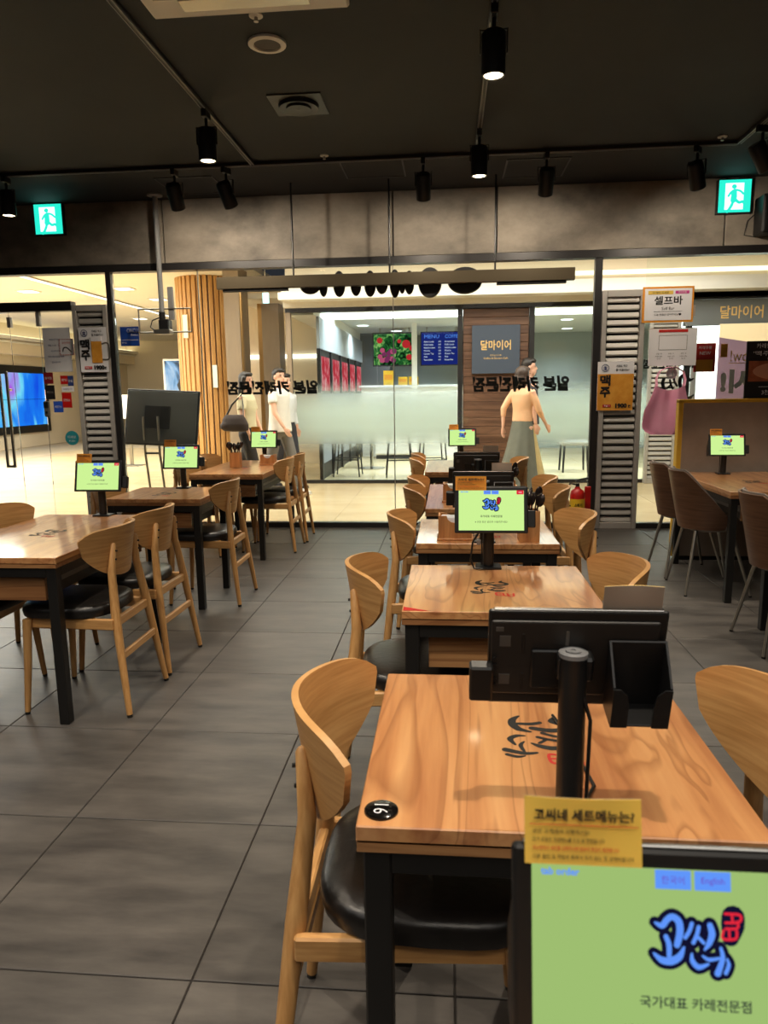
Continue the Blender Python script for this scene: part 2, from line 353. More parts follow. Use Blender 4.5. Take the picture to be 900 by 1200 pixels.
def logo_mb(width, extra=0, stamp=False, z=0, strokes=True):
    k = width / 600; mb = MB(); T = lambda p: ((p[0] - 400) * k, (350 - p[1]) * k)
    if strokes:
        for P_, W_ in LOGO:
            W2 = W_ if hasattr(W_, '__len__') else [W_] * len(P_)
            mb.ribbon([T(p) for p in P_], [(a + extra) * k for a in W2], z)
    if stamp and extra: mb.ribbon([T((650, 190)), T((645, 250)), T((630, 320))], [150 * k, 150 * k, 110 * k], z)
    elif stamp:
        mb.ribbon([T((598, 168)), T((690, 172)), T((686, 215)), T((600, 225))], 18 * k, z); mb.ribbon([T((640, 170)), T((645, 225))], 16 * k, z)
        mb.ribbon([T((675, 215)), T((672, 255)), T((600, 262))], 18 * k, z); mb.ribbon([T((585, 275)), T((580, 325)), T((660, 322)), T((668, 275))], 18 * k, z); mb.ribbon([T((620, 262)), T((622, 320))], 16 * k, z)
    return mb
LOGO_BLACK = logo_mb(.20).mesh('logo_print', M['ink']); LOGO_STAMP = logo_mb(.20, 0, True, strokes=False).mesh('logo_stamp', M['inkred'])

# ------------------------------------------------------------------ setting: floor, ceiling, walls
fl = tag(MB().bx(-6.6, 4.6, -2.6, 6.98, -.06, -.004).build('floor', M['grout']), kind='structure')
tile = MB().box((0, 0, -.004), (.5955, .5955, .008), .0015).mesh('tile', M['tile'])
X1, Y0 = -.5839, 1.3971
for i in range(-10, 9):
    for j in range(-6, 10):
        x0, x1, y0, y1 = X1 + .6 * i, X1 + .6 * i + .6, Y0 + .6 * j, Y0 + .6 * j + .6
        if x1 < -6.5 or x0 > 4.5 or y1 < -2.5 or y0 > 6.9: continue
        if y1 > 6.96: y1 = 6.96
        t = link('tile', tile, fl, ((x0 + x1) / 2, (y0 + y1) / 2, 0)); t.scale = (1, (y1 - y0) / .6, 1)
mf = tag(MB().bx(-14, 9, 6.98, 27, -.06, -.004).build('floor_mall', M['mgrout']), kind='structure')
mt = MB().box((0, 0, -.004), (.897, .897, .008), .001).mesh('tile', M['mtile'])
for i in range(-9, 9):
    for j in range(0, 12):
        link('tile', mt, mf, (-.75 + .9 * i, 7.45 + .9 * j, 0))
tag(MB().bx(-6.6, 4.6, -2.6, 7.1, 3.15, 3.25).build('ceiling', M['ceil']), kind='structure')
tag(MB().bx(-6.7, -6.6, -2.6, 7.1, 0, 3.15).build('wall_left', M['darkwall']), kind='structure')
tag(MB().bx(4.6, 4.7, -2.6, 7.1, 0, 3.15).build('wall_right', M['darkwall']), kind='structure')
tag(MB().bx(-6.6, 4.6, -2.7, -2.6, 0, 3.15).build('wall_back', M['darkwall']), kind='structure')
# fascia over the glass front
wf = tag(MB().bx(-6.6, 4.6, 7.0, 7.1, 2.57, 3.25).build('wall_front', M['frame']), kind='structure')
ed = [-6.6, -4.6, -2.71, -1.465, -.515, .44, 2.45, 4.6]
for a, b in zip(ed, ed[1:]): MB().bx(a + .006, b - .006, 6.965, 7.0, 2.575, 3.148, .003).build('fascia_panel', M['concrete'], wf)

# ------------------------------------------------------------------ glass front
gf = tag(MB().bx(-6.6, 4.6, 6.95, 7.06, 2.505, 2.57).build('trim_1', M['frame']), kind='structure')
MB().bx(-4.37, 4.6, 6.96, 7.04, 0, .05).build('sill', M['frame'], gf)
for x0, x1 in ((-3.315, -3.265), (1.335, 1.40)): MB().bx(x0, x1, 6.96, 7.03, 0.05 if x0 > 0 else 0, 2.505).build('mullion', M['frame'], gf)
MB().bx(-6.6, -3.68, 6.95, 7.05, 2.155, 2.245).build('transom', M['frame'], gf)
win = tag(MB().bx(-3.26, -2.41, 6.995, 7.005, .05, 2.505).build('window_1', M['glass']), kind='structure')
for x0, x1, z0, z1 in ((-2.405, -.525, .05, 2.505), (-.52, 1.335, .05, 2.505), (1.80, 4.6, .05, 2.505), (-6.6, -3.32, 2.245, 2.505), (-4.05, -3.68, .05, 2.155), (-4.36, -4.055, .05, 2.155)):
    MB().bx(x0, x1, 6.995, 7.005, z0, z1).build('pane', M['glass'], win)
for x in (-2.4075, -.5225): MB().bx(x - .004, x + .004, 6.99, 7.01, .05, 2.505).build('joint', M['steel'], win)
for x, z, h in ((-4.052, 2.09, .15), (-4.355, 2.06, .10), (2.225, 2.02, .10)): MB().bx(x - .018, x + .018, 6.98, 7.02, z - h / 2, z + h / 2).build('clamp', M['louvre'], win)
d = tag(MB().bx(-5.3, -4.37, 6.99, 7.002, .01, 2.15).build('door_1', M['glass']), kind='structure')
hd = MB()
for x in (-4.475, -4.40): hd.box((x, 6.93, 1.10), (.024, .024, .93), .004)
for z in (.63, 1.57): hd.box((-4.4375, 6.93, z), (.10, .024, .024), .004)
for z in (.8, 1.4): hd.cyl((-4.40, 6.94, z), (-4.40, 6.99, z), .012)
hd.build('door_handle', M['steel'], d)
d2 = tag(MB().bx(-6.25, -5.32, 6.99, 7.002, .01, 2.15).build('door_2', M['glass']), kind='structure')

slatm = {}
def louvre(x0, x1, y, z0, z1, label, name='louvre_panel', m='louvre'):
    t = thing(name, label, 'louvre', ((x0 + x1) / 2, y, z0)); w_ = x1 - x0; h = z1 - z0
    f = MB()
    for s in (-1, 1): f.box((s * (w_ / 2 - .022), 0, h / 2), (.044, .07, h), .004)
    for z in (.03, h - .03): f.box((0, 0, z), (w_ - .088, .07, .06), .003)
    f.build('frame', M[m], t)
    MB().box((0, .03, h / 2), (w_ - .08, .008, h - .1)).build('backing', M['black'], t)
    k = round(w_, 2)
    if (k, m) not in slatm: slatm[k, m] = MB().box((0, 0, 0), (w_ - .09, .022, .054), .008, (R(-24), 0, 0)).mesh('slat', M[m])
    n = int((h - .14) / .066)
    for i in range(n): link('slat', slatm[k, m], t, (0, -.002, .085 + i * (h - .17) / (n - 1)))
    return t
louvre(-3.675, -3.32, 6.98, 0, 2.205, 'tall grey louvre panel left, behind the white beer poster beside the glass door')
louvre(1.405, 1.79, 6.98, 0, 2.215, 'tall grey louvre panel with the orange beer poster, beside the fire extinguisher')

# ------------------------------------------------------------------ mall beyond the glass
tag(MB().bx(-14, 9, 7.1, 11.2, 3.3, 3.4).build('ceiling_corridor', M['offwhite']), kind='structure')
hc = MB(); hc.bx(-14, -3.0, 11.2, 27, 3.22, 3.3); tag(hc.build('ceiling_hall', M['offwhite']), kind='structure')
wl = tag(MB().bx(-11.45, -11.35, 7.1, 25, 0, 3.3).build('wall_mall_left', M['beigewall']), kind='structure')
MB().bx(-11.35, -10.9, 8, 25, 2.78, 2.86).build('cove_ledge', M['white'], wl)
MB().bx(-11.35, -11.05, 8, 25, 2.42, 2.78).build('bulkhead', M['beigewall'], wl)
MB().bx(-11.35, -11.0, 8, 25, 2.70, 2.74).build('bulkhead_lip', M['white'], wl)
MB().bx(-11.30, -11.10, 8, 25, 2.865, 2.90).build('cove_light', M['cove'], wl)
tag(MB().bx(-14, -2.6, 25, 25.1, 0, 3.3).build('wall_mall_far', M['beigewall']), kind='structure')
t = thing('video_wall', 'big blue glowing video wall in a black frame in the mall, seen behind the glass door', 'screen', (-11.33, 16.6, .38))
MB().box((0, 0, .89), (.05, 6.2, 1.78)).build('frame', M['black'], t)
for i in range(3):
    for j in range(2): MB().box((.03, -1.95 + 1.95 * i, .545 + .70 * j), (.02, 1.94, .69)).build('screen_panel', M['led'], t)
for i, (x, y, big) in enumerate(((-7.55, 12.8, 1), (-5.76, 12.8, 1), (-5.74, 14.3, 1), (-7.6, 17.7, 1), (-4.3, 14.2, 0), (-9.4, 14.5, 1), (-4.9, 17.8, 0))):
    t = thing('ceiling_downlight', ('white downlight in the mall hall ceiling, ' + ('above the glass door, left of the light strip', 'right of the light strip, over the grey louvre', 'second row right of the strip', 'farthest left of the strip', 'close left of the slatted wooden column', 'leftmost of all', 'farthest back beside the column')[i]), 'light', (x, y, 3.22), 0, 'mall downlights')
    MB().box((0, 0, -.008), (.34, .30, .016), .003).build('trim', M['white'], t); MB().box((0, 0, -.018), (.27, .23, .006)).build('diffuser', M['lampw'], t)
    spot('downlight', (0, 0, -.05), 260, (1, .97, .92), 150, .8, .12, parent=t)
t = thing('strip_light', 'long white light strip in the mall hall ceiling', 'light', (-6.66, 14.2, 3.205))
MB().box((0, 0, -.006), (.10, 6.4, .012)).build('trim', M['white'], t); MB().box((0, 0, -.014), (.07, 6.36, .006)).build('diffuser', M['lampw'], t)
# round column clad in vertical wooden slats
t = thing('slatted_column', 'tall round column clad in pale vertical wooden slats in the mall', 'column', (-4.03, 12.1, 0))
MB().lathe([(.455, 0), (.455, 3.22)], 32).build('core', M['plank'], t)
sl = MB().box((0, 0, 1.61), (.05, .066, 3.22), .006).mesh('slat', M['slat'])
for i in range(34): link('slat', sl, t, ((.475) * math.cos(2 * PI * i / 34), (.475) * math.sin(2 * PI * i / 34), 0), (0, 0, 2 * PI * i / 34))
for (a, z, lab) in ((-112, 2.42, 'glowing upright wall lamp high on the wooden column'), (-64, 1.62, 'glowing upright wall lamp low on the wooden column'), (-22, 2.48, 'glowing upright wall lamp on the right edge of the wooden column')):
    q = thing('wall_lamp', lab, 'lamp', (-4.03 + .505 * math.cos(R(a)), 12.1 + .505 * math.sin(R(a)), z), R(a), 'lamps on the column')
    MB().box((.006, 0, 0), (.012, .07, .38), .003).build('back_plate', M['bronze'], q); MB().cyl((.045, 0, -.18), (.045, 0, .18), .036, n=14).build('glass_tube', M['sconce'], q, True)
# corridor side: taupe pillars and glazed bays left of the shop
t = thing('taupe_pillar', 'taupe stone pillar right beside the wooden column in the mall', 'pillar', (-3.27, 11.0, 0)); MB().bx(-.13, .11, 0, .5, 0, 3.3).build('shaft', M['taupe'], t); MB().bx(.111, .135, .02, .10, 0, 3.0).build('metal_edge', M['bronze'], t)
t = thing('taupe_pillar', 'taupe pillar behind the man in the white shirt', 'pillar', (-2.96, 12.2, 0)); MB().bx(-.17, .12, 0, .4, 0, 2.82).build('shaft', M['taupe'], t); MB().bx(-.24, -.17, 0, .08, 0, 2.82).build('metal_edge', M['bronze'], t)
wb = tag(MB().bx(-4.6, -2.35, 13.6, 13.7, 0, 3.3).build('wall_mall_back', M['beigewall']), kind='structure')
MB().bx(-3.9, -2.4, 13.56, 13.6, 1.98, 2.05).build('light_line', M['lampw'], wb)
tag(MB().bx(-3.42, -2.32, 11.55, 13.6, 2.82, 2.9).build('ceiling_bay', M['offwhite']), kind='structure')
q = thing('exit_sign', 'tiny pale blue hanging sign under the corridor ceiling near the pillars', 'sign', (-2.72, 10.9, 2.74)); MB().box((0, 0, 0), (.09, .03, .15)).build('case', M['exitw'], q); MB().cyl((0, 0, .07), (0, 0, .56), .006).build('rod', M['steel'], q)

# shop across the corridor
tag(MB().bx(-2.34, 6, 10.55, 11.2, 2.53, 3.3).build('wall_shop_lintel', M['offwhite']), kind='structure')
sf = tag(MB().bx(-2.34, 6, 10.05, 10.55, 2.60, 2.70).build('trim_2', M['white']), kind='structure')
MB().bx(-2.34, 6, 10.25, 10.55, 2.70, 2.80).build('cove_step', M['white'], sf)
MB().bx(-1.9, 6, 10.30, 10.36, 2.86, 2.91).build('cove_light', M['cove'], sf)
MB().bx(-2.34, 6, 10.35, 10.55, 2.53, 2.60).build('soffit', M['offwhite'], sf)
fr = tag(MB().bx(-2.34, 3.2, 10.46, 10.54, 2.47, 2.53).build('trim_3', M['frame']), kind='structure')
for x in (-2.30, .165, 1.165, 3.3, 6.0): MB().bx(x - .035, x + .035, 10.46, 10.54, 0, 2.47).build('post', M['taupe'] if x == -2.30 else M['frame'], fr)
for a, b in ((-2.265, .13), (1.2, 6)): MB().bx(a, b, 10.47, 10.53, 0, .05).build('sill', M['frame'], fr)
sw = tag(MB().bx(-2.26, -1.03, 10.496, 10.504, .05, 2.47).build('window_2', M['glass']), kind='structure')
for a, b in ((-1.02, .125), (1.205, 3.26), (3.34, 5.96)): MB().bx(a, b, 10.496, 10.504, .05, 2.47).build('pane', M['glass'], sw)
for a, b in ((-2.26, .125), (1.205, 3.26)): MB().bx(a, b, 10.484, 10.488, .3, 1.6).build('frosted_film', M['frost'], sw)
pn = thing('plank_panel', 'brown wooden plank panel on the shop front holding the slate sign', 'panel', (.665, 10.5, 0))
MB().bx(-.46, .46, .02, .05, 0, 2.47).build('backing', M['frame'], pn)
pk = MB().box((0, 0, 0), (.92, .03, .114), .004).mesh('plank', M['plank'])
for i in range(21): link('plank', pk, pn, (0, 0, .06 + .1175 * i))
sg = thing('shop_sign', 'square slate sign with gold lettering on the brown planks', 'sign', (.665, 10.46, 1.90))
MB().box((0, 0, 0), (.67, .035, .67), .004).build('board', M['navy'], sg)
txt('달마이어', .135, M['gold'], sg, (0, -.02, .06), w=.42, bold=.012); txt('커피 & 디저트', .026, M['gold'], sg, (0, -.02, -.08)); txt('Coffee & Dessert Cafe', .026, M['gold'], sg, (0, -.02, -.12))
sg = thing('shop_banner', 'long grey fascia sign with gold lettering at the right over the shop', 'sign', (4.6, 10.40, 2.33))
MB().bx(-1.4, 1.3, -.03, .05, -.17, .17).build('board', mat('grey_sign', srgb(118, 122, 124), .6), sg); MB().bx(-1.4, 1.3, -.05, .05, .175, .30).build('beam', M['frame'], sg)
txt('달마이어', .17, M['gold'], sg, (-.66, -.035, .0), w=.56, bold=.012); txt('|', .16, M['paper'], sg, (-.26, -.035, 0)); txt('커피', .16, M['gold'], sg, (.02, -.035, 0), w=.26)
louvre(2.755, 3.17, 10.42, 0, 2.26, 'pale louvre panel on the shop front across, behind the pink bib', m='louvre')
# shop interior
tag(MB().bx(-2.34, -1.95, 10.6, 17, 2.45, 3.3).build('wall_shop_left', M['white']), kind='structure')
tag(MB().bx(-2.6, 6, 17, 17.1, 0, 3.3).build('wall_shop_back', mat('shop_grey_wall', srgb(150, 158, 160), .7)), kind='structure')
tag(MB().bx(-2.5, 6, 12.6, 17, 2.62, 2.7).build('ceiling_shop', mat('shop_ceiling', srgb(196, 202, 204), .7)), kind='structure')
tag(MB().bx(-2.5, 6, 12.5, 12.6, 2.56, 3.3).build('trim_4', M['white']), kind='structure')
for i, (x, y) in enumerate(((-1.65, 14.2), (-1.1, 15.6), (2.18, 13.9), (2.5, 15.9), (.5, 14.2))):
    t = thing('ceiling_downlight', 'round downlight in the shop ceiling, ' + ('above the showcase', 'behind the fruit screen', 'right of the wooden sign panel', 'far right', 'above the menu screen')[i], 'light', (x, y, 2.62), 0, 'shop downlights')
    MB().lathe([(.15, 0), (.15, -.012), (.11, -.014)], 20).build('trim', M['white'], t); MB().lathe([(.11, -.012), (.11, -.018)], 20).build('diffuser', emis('downlight_cool', (.86, .95, 1, 1), 3.5) if i == 0 else bpy.data.materials['downlight_cool'], t)
    spot('downlight', (0, 0, -.05), 110, (.84, .95, 1), 150, .8, .1, parent=t)
sc = thing('drinks_showcase', 'row of glass fridges with red posters along the shop wall at left', 'showcase', (-1.93, 10.75, 0))
MB().bx(-.015, .03, 0, 5.4, 1.98, 2.44).build('top_panel', mat('showcase_grey', srgb(168, 172, 178), .5), sc)
MB().bx(-.019, .0, 0, 5.4, 0, 1.98).build('body', M['dark2'], sc)
pm = MB().box((0, 0, 0), (.012, .84, .52)).mesh('poster', emis_noise('fridge_poster', [(.35, srgb(200, 50, 60)), (.5, srgb(226, 80, 96)), (.65, srgb(250, 190, 190))], (3, 3, 3), .8))
gl = MB().box((0, 0, 0), (.012, .84, 1.06)).mesh('door', emis('fridge_glow', srgb(222, 226, 220), .55))
for i in range(5):
    link('poster', pm, sc, (.006, .56 + 1.06 * i, 1.62)); link('door', gl, sc, (.006, .56 + 1.06 * i, .78))
    MB().box((.01, .03 + 1.06 * i, .99), (.05, .10, 1.98), .004).build('post', M['frame'], sc)
tag(MB().bx(3.4, 6, 12.4, 12.48, 0, 2.62).build('wall_shop_right', M['white']), kind='structure')
pil = tag(MB().bx(-1.98, -1.30, 16.2, 17, 0, 2.62).build('wall_shop_pillar', mat('shop_dark_pillar', srgb(92, 94, 96), .6)), kind='structure')
tag(MB().bx(-.70, -.60, 14.0, 14.1, 0, 2.62).build('trim_5', M['white']), kind='structure')
fs = thing('fruit_screen', 'hanging menu screen with a picture of grapes and red fruit in the shop', 'screen', (-1.10, 15, 2.19))
MB().box((0, 0, 0), (.90, .06, .68), .006).build('case', M['dark'], fs)
MB().box((0, -.034, 0), (.85, .006, .62)).build('display', emis_noise('fruit_leaves', [(.38, srgb(12, 26, 16)), (.52, srgb(40, 110, 50)), (.64, srgb(150, 200, 110))], (7, 7, 7), .9), fs)
FR = [emis('grape_pink', srgb(196, 84, 120), .9), emis('grape_purple', srgb(130, 50, 96), .9), emis('fruit_red', srgb(200, 44, 50), .9)]
for k in range(3):
    for i in range(9 if k < 2 else 5):
        cx, cz, r_ = (random.uniform(-.32, .02), random.uniform(-.24, .0), .05) if k < 2 else ((.24, .36, .1, .3, -.3)[i], (.1, .02, .16, -.16, .18)[i], (.085, .06, .04, .06, .06)[i])
        MB().lathe([(r_, -.040 - .001 * i - .003 * k), (r_, -.041 - .001 * i - .003 * k)], 14, (cx, 0, cz), 'y').build(('pink_grape', 'purple_grape', 'red_fruit')[k], FR[k], fs)
for x in (-.3, .3): MB().cyl((x, 0, .34), (x, 0, .43), .015).build('bracket', M['steel'], fs)
ms = thing('menu_screen', 'hanging dark blue menu screen with columns of small text in the shop', 'screen', (-.14, 15, 2.19))
MB().box((0, 0, 0), (.86, .06, .68), .006).build('case', M['dark'], ms); MB().box((0, -.034, 0), (.82, .006, .64)).build('display', emis('menu_blue', srgb(28, 40, 120), .9), ms)
for c in range(2):
    txt(['MENU', 'COFFEE'][c], .07, M['sblue'], ms, (-.2 + .42 * c, -.04, .24), w=.3)
    for i in range(7): txt(['Americano', 'Cafe Latte', 'Vanilla Latte', 'Mocha', 'Green Tea', 'Ade', 'Smoothie'][i], .032, M['swhite'], ms, (-.36 + .42 * c, -.04, .14 - .06 * i), align='LEFT'); txt(['2.5', '3.0', '3.5', '3.8', '3.0', '4.0', '4.5'][i], .030, M['swhite'], ms, (-.04 + .42 * c, -.04, .14 - .06 * i))
for x in (-.3, .3): MB().cyl((x, 0, .34), (x, 0, .43), .015).build('bracket', M['steel'], ms)
ct = thing('serving_counter', 'long white serving counter at the back of the shop', 'counter', (-.6, 15.2, 0)); MB().bx(-1.2, 1.0, -.2, .4, 0, 1.42).build('body', M['white'], ct); MB().bx(-1.25, 1.05, -.25, .45, 1.42, 1.47, .006).build('counter_top', M['paper'], ct)
for i, (x, w_, h) in enumerate(((-1.24, .21, .30), (-.94, .19, .17), (-.72, .20, .17))):
    b = thing('yellow_box', ('tall yellow carton at the left end of the shop counter', 'yellow carton beside the tall one on the shop counter', 'rightmost yellow carton on the shop counter')[i], 'box', (x, 15.15, 1.47), 0, 'yellow cartons')
    MB().box((0, 0, h / 2), (w_, .14, h), .004).build('carton', M['yellow'], b); MB().box((0, -.072, h * .55), (w_ * .8, .004, h * .35)).build('printed_panel', M['cardo'], b)
cb = thing('white_cabinet', 'low white cabinet inside the shop behind the stools', 'cabinet', (-1.05, 14.4, 0)); MB().bx(-.42, .42, 0, .4, .08, .86, .006).build('body', M['white'], cb); MB().bx(-.40, .40, .02, .38, 0, .08).build('plinth', M['dark2'], cb)
for x in (-.21, .21): MB().box((x, -.008, .47), (.40, .016, .74), .004).build('door', M['white'], cb)
for i, (x, y) in enumerate(((-1.62, 11.5), (-.78, 11.4), (-.25, 11.4))):
    st = thing('bar_stool', ('bar stool behind the frosted glass, leftmost', 'bar stool behind the frosted glass, middle', 'bar stool behind the frosted glass next to the wooden panel')[i], 'stool', (x, y, 0), .1 * i, 'stools in the shop')
    for a, b in ((-1, -1), (-1, 1), (1, -1), (1, 1)): MB().cyl((a * .21, b * .21, 0), (a * .15, b * .15, .74), .011, .013, 8).build('leg', M['frame'], st)
    fm = MB(); c4 = [(-.19, -.19, .27), (.19, -.19, .27), (.19, .19, .27), (-.19, .19, .27), (-.19, -.19, .27)]
    for p, q in zip(c4, c4[1:]): fm.cyl(p, q, .008, n=6)
    fm.build('foot_rest', M['frame'], st); MB().box((0, 0, .76), (.38, .38, .05), .015).build('seat', M['cush'], st)
    MB().box((0, .17, .95), (.36, .025, .24), .01).build('backrest', M['cush'], st)
rt_ = thing('round_table', 'small round white table behind the frosted glass', 'table', (-1.35, 12.6, 0)); MB().lathe([(.0, 0), (.24, 0), (.24, .012), (.03, .03)], 20).build('base', M['chrome'], rt_); MB().cyl((0, 0, .02), (0, 0, .70), .03).build('stem', M['chrome'], rt_); MB().lathe([(0, .70), (.32, .70), (.33, .715), (.32, .73), (0, .73)], 24).build('tabletop', M['white'], rt_)
sc_ = thing('cafe_chair', 'grey cafe chair behind the frosted glass at right, near the louvre', 'chair', (2.05, 12.0, 0))
for a, b in ((-1, -1), (-1, 1), (1, -1), (1, 1)): MB().cyl((a * .2, b * .2, 0), (a * .18, b * .18, .44), .016, .02, 8).build('leg', M['frame'], sc_)
MB().box((0, 0, .47), (.44, .44, .07), .02).build('seat', M['cush'], sc_); MB().box((-.2, 0, .66), (.04, .42, .34), .015).build('backrest', M['cush'], sc_)
dh = thing('door_pull', 'tall grey pull handle on the shop door behind the mirrored poster', 'handle', (3.36, 10.40, .95)); MB().box((0, 0, .30), (.07, .05, 1.2), .01).build('bar', M['grey'], dh)
for z in (-.15, .75): MB().cyl((0, 0, z), (0, .09, z), .015).build('stand_off', M['steel'], dh)
for i, (x, z, w_, h, m, lab) in enumerate(((2.36, 1.60, .19, .26, 'inkred', 'red printed notice on the glass right of the white notice'), (2.53, 1.66, .06, .12, 'cardo', 'small orange notice on the glass beside the red one'))):
    q = thing('notice', lab, 'notice', (x, 7.012, z)); MB().box((0, 0, 0), (w_, .003, h)).build('sheet', M[m], q)
    if i == 0:
        MB().box((0, -.002, -.07), (.15, .002, .10)).build('picture', M['cardo'], q); txt('카레우동', .03, M['paper'], q, (0, -.003, .09)); txt('NEW', .03, M['paper'], q, (0, -.003, .04))
# advertising panel in the hall
t = thing('advert_screen', 'glowing white and blue advert with a dark bottle beside the wooden column in the mall', 'screen', (-6.1, 16.4, 1.65), R(10))
MB().box((0, 0, 0), (.9, .08, 1.0), .01).build('case', M['white'], t); MB().box((0, -.045, 0), (.82, .01, .92)).build('display', M['ad'], t)
MB().tube([(.05, -.055, -.40), (.0, -.055, -.1), (.10, -.055, .2), (.14, -.055, .42)], [.10, .15, .10, .07], 10, flat=.1).build('bottle_picture', M['dark2'], t); MB().bx(-.1, .1, -.02, .06, -1.65, -.5).build('post', M['white'], t)
t = thing('notice_stand', 'low white notice stand in the mall left of the tilted screen', 'sign', (-6.05, 13.2, 0)); MB().bx(-.3, .3, 0, .04, .9, 1.35).build('panel', M['paper'], t); MB().bx(-.03, .03, .04, .08, 0, 1.3).build('post', M['steel'], t); MB().bx(-.2, .2, -.1, .2, 0, .02).build('base_plate', M['steel'], t)

# ------------------------------------------------------------------ restaurant ceiling fittings
def track(x0, y0, x1, y1, label):
    t = thing('ceiling_track', label, 'track', ((x0 + x1) / 2, (y0 + y1) / 2, 3.15), math.atan2(y1 - y0, x1 - x0)); L = math.hypot(x1 - x0, y1 - y0)
    MB().box((0, 0, -.012), (L, .036, .024), .002).build('rail', M['dark2'], t)
    for s in (-1, 1): MB().box((0, s * .011, -.026), (L, .006, .004)).build('lip', M['grey'], t)
    for s in (-1, 1): MB().box((s * L / 2, 0, -.012), (.02, .04, .028), .003).build('end_cap', M['black'], t)
track(-6.2, 6.02, 2.16, 5.98, 'long black lighting track along the ceiling in front of the concrete fascia')
track(-1.56, -1.5, -1.56, 5.99, 'black lighting track running down the ceiling over the left tables')
track(.215, -1.5, .215, 5.97, 'black lighting track running down the ceiling over the middle tables')
track(2.17, 1.0, 2.17, 5.97, 'black lighting track running down the ceiling over the right tables')
WARM = (1, .86, .68)
def head(x, y, label, on=True, tilt=0, turn=0, power=90, big=1.0, ang=85):
    t = thing('spotlight', label, 'spotlight', (x, y, 3.124), turn, 'track spotlights')
    MB().box((0, 0, -.02), (.034, .10, .05), .004).build('adapter', M['black'], t)
    MB().cyl((0, 0, -.04), (0, 0, -.10), .011, n=8).build('stem', M['black'], t)
    yk = MB()
    for s in (-1, 1): yk.box((s * .064 * big, 0, -.15), (.006, .024, .11), .002)
    yk.box((0, 0, -.10), (.13 * big, .024, .006), .002); yk.build('yoke', M['black'], t)
    h = MB().lathe([(.0, .095), (.050 * big, .095), (.058 * big, .085), (.058 * big, -.10), (.052 * big, -.105), (.048 * big, -.10), (.046 * big, -.093), (0, -.093)], 20).build('housing', M['black'], t, True, (0, 0, -.20)); h.rotation_euler = (tilt, 0, 0)
    if on:
        MB().lathe([(0, -.098), (.045 * big, -.098), (.045 * big, -.094), (0, -.094)], 20).build('lamp', M['lamp'], h)
        spot('spotlight_beam', (0, 0, -.115), power, WARM, ang, .5, .03, parent=h)
    else: MB().lathe([(0, -.098), (.045 * big, -.098), (.045 * big, -.094), (0, -.094)], 20).build('lens', M['hole'], h)
P0 = 98
head(-1.56, 4.86, 'lit spotlight on the track over the left tables, in view', power=P0)
for y, l in ((2.3, 'over the near end of the long left table'), (1.0, 'second from the rear wall on the left track'), (-.6, 'rearmost on the left track')): head(-1.56, y, 'lit spotlight ' + l, power=P0)
head(.215, 3.80, 'lit spotlight nearest the camera at the top, on the middle track', power=P0)
head(.215, 5.44, 'lit spotlight at the far end of the middle track', power=P0)
for y, l in ((2.2, 'above the red-cornered table'), (.75, 'above the 16 table'), (-.8, 'rearmost on the middle track')): head(.215, y, 'lit spotlight ' + l, power=P0)
head(-3.66, 6.02, 'lit spotlight above the green exit sign at left', power=60)
WW = dict(power=31, ang=160)
head(-2.22, 6.02, 'left one of the pair of tilted spotlights beside the thin ceiling pole', True, R(34), **WW)
head(-1.79, 6.02, 'right one of the pair of tilted spotlights beside the thin ceiling pole', True, R(34), R(-20), **WW)
head(-.20, 6.01, 'spotlight turned to the fascia, between the tilted pair and the middle track', True, R(34), **WW)
head(.756, 6.01, 'spotlight turned to the fascia, just right of the middle track', True, R(34), **WW)
head(1.88, 6.0, 'spotlight tilted sideways left of the right exit sign', True, R(34), R(-35), **WW)
head(2.19, 5.6, 'spotlight at the end of the right track near the exit sign', False, R(35), R(-70))
for y, l in ((4.2, 'above the partition table'), (2.6, 'nearest on the right track')): head(2.17, y, 'lit spotlight ' + l, power=115)

t = thing('air_conditioner', 'pale ceiling air conditioner cassette at the top edge of the picture', 'air conditioner', (-.94, 3.22, 3.149))
MB().box((0, 0, -.02), (.95, .95, .04), .01).build('panel', M['white'], t); MB().box((0, 0, -.043), (.52, .52, .008), .003).build('grille', M['grey'], t)
for k in range(4): q = MB().box((0, .36, -.043), (.6, .10, .006), .002).build('vane', M['steel'], t); q.rotation_euler = (0, 0, k * PI / 2)
t = thing('ceiling_speaker', 'round white rimmed speaker set in the black ceiling', 'speaker', (-.955, 4.07, 3.15)); MB().lathe([(.10, 0), (.10, -.012), (.072, -.016), (.068, -.006)], 24).build('rim', M['white'], t, True); MB().lathe([(.0, -.004), (.070, -.004), (.070, -.008), (0, -.010)], 24).build('grille', M['hole'], t)
for (x, y, lab) in ((-.94, 3.79, 'white sprinkler rose between the air conditioner and the round speaker'), (-.965, 5.9, 'small white sprinkler left of the middle track'), (2.01, 5.87, 'small white sprinkler above the right exit sign')):
    t = thing('sprinkler', lab, 'sprinkler', (x, y, 3.15), 0, 'ceiling sprinklers'); MB().lathe([(.034, 0), (.034, -.006), (.014, -.010)], 16).build('rose', M['white'], t); MB().cyl((0, 0, -.006), (0, 0, -.03), .008, .012, 10).build('nozzle', M['steel'], t)
t = thing('ceiling_vent', 'square black ceiling vent with a round diffuser', 'vent', (-.957, 4.89, 3.15)); MB().box((0, 0, -.004), (.34, .34, .008), .002).build('plate', M['black'], t); MB().lathe([(.13, -.008), (.125, -.03), (.08, -.022), (.078, -.035), (.04, -.028), (.0, -.036)], 24).build('diffuser', M['black'], t, True)
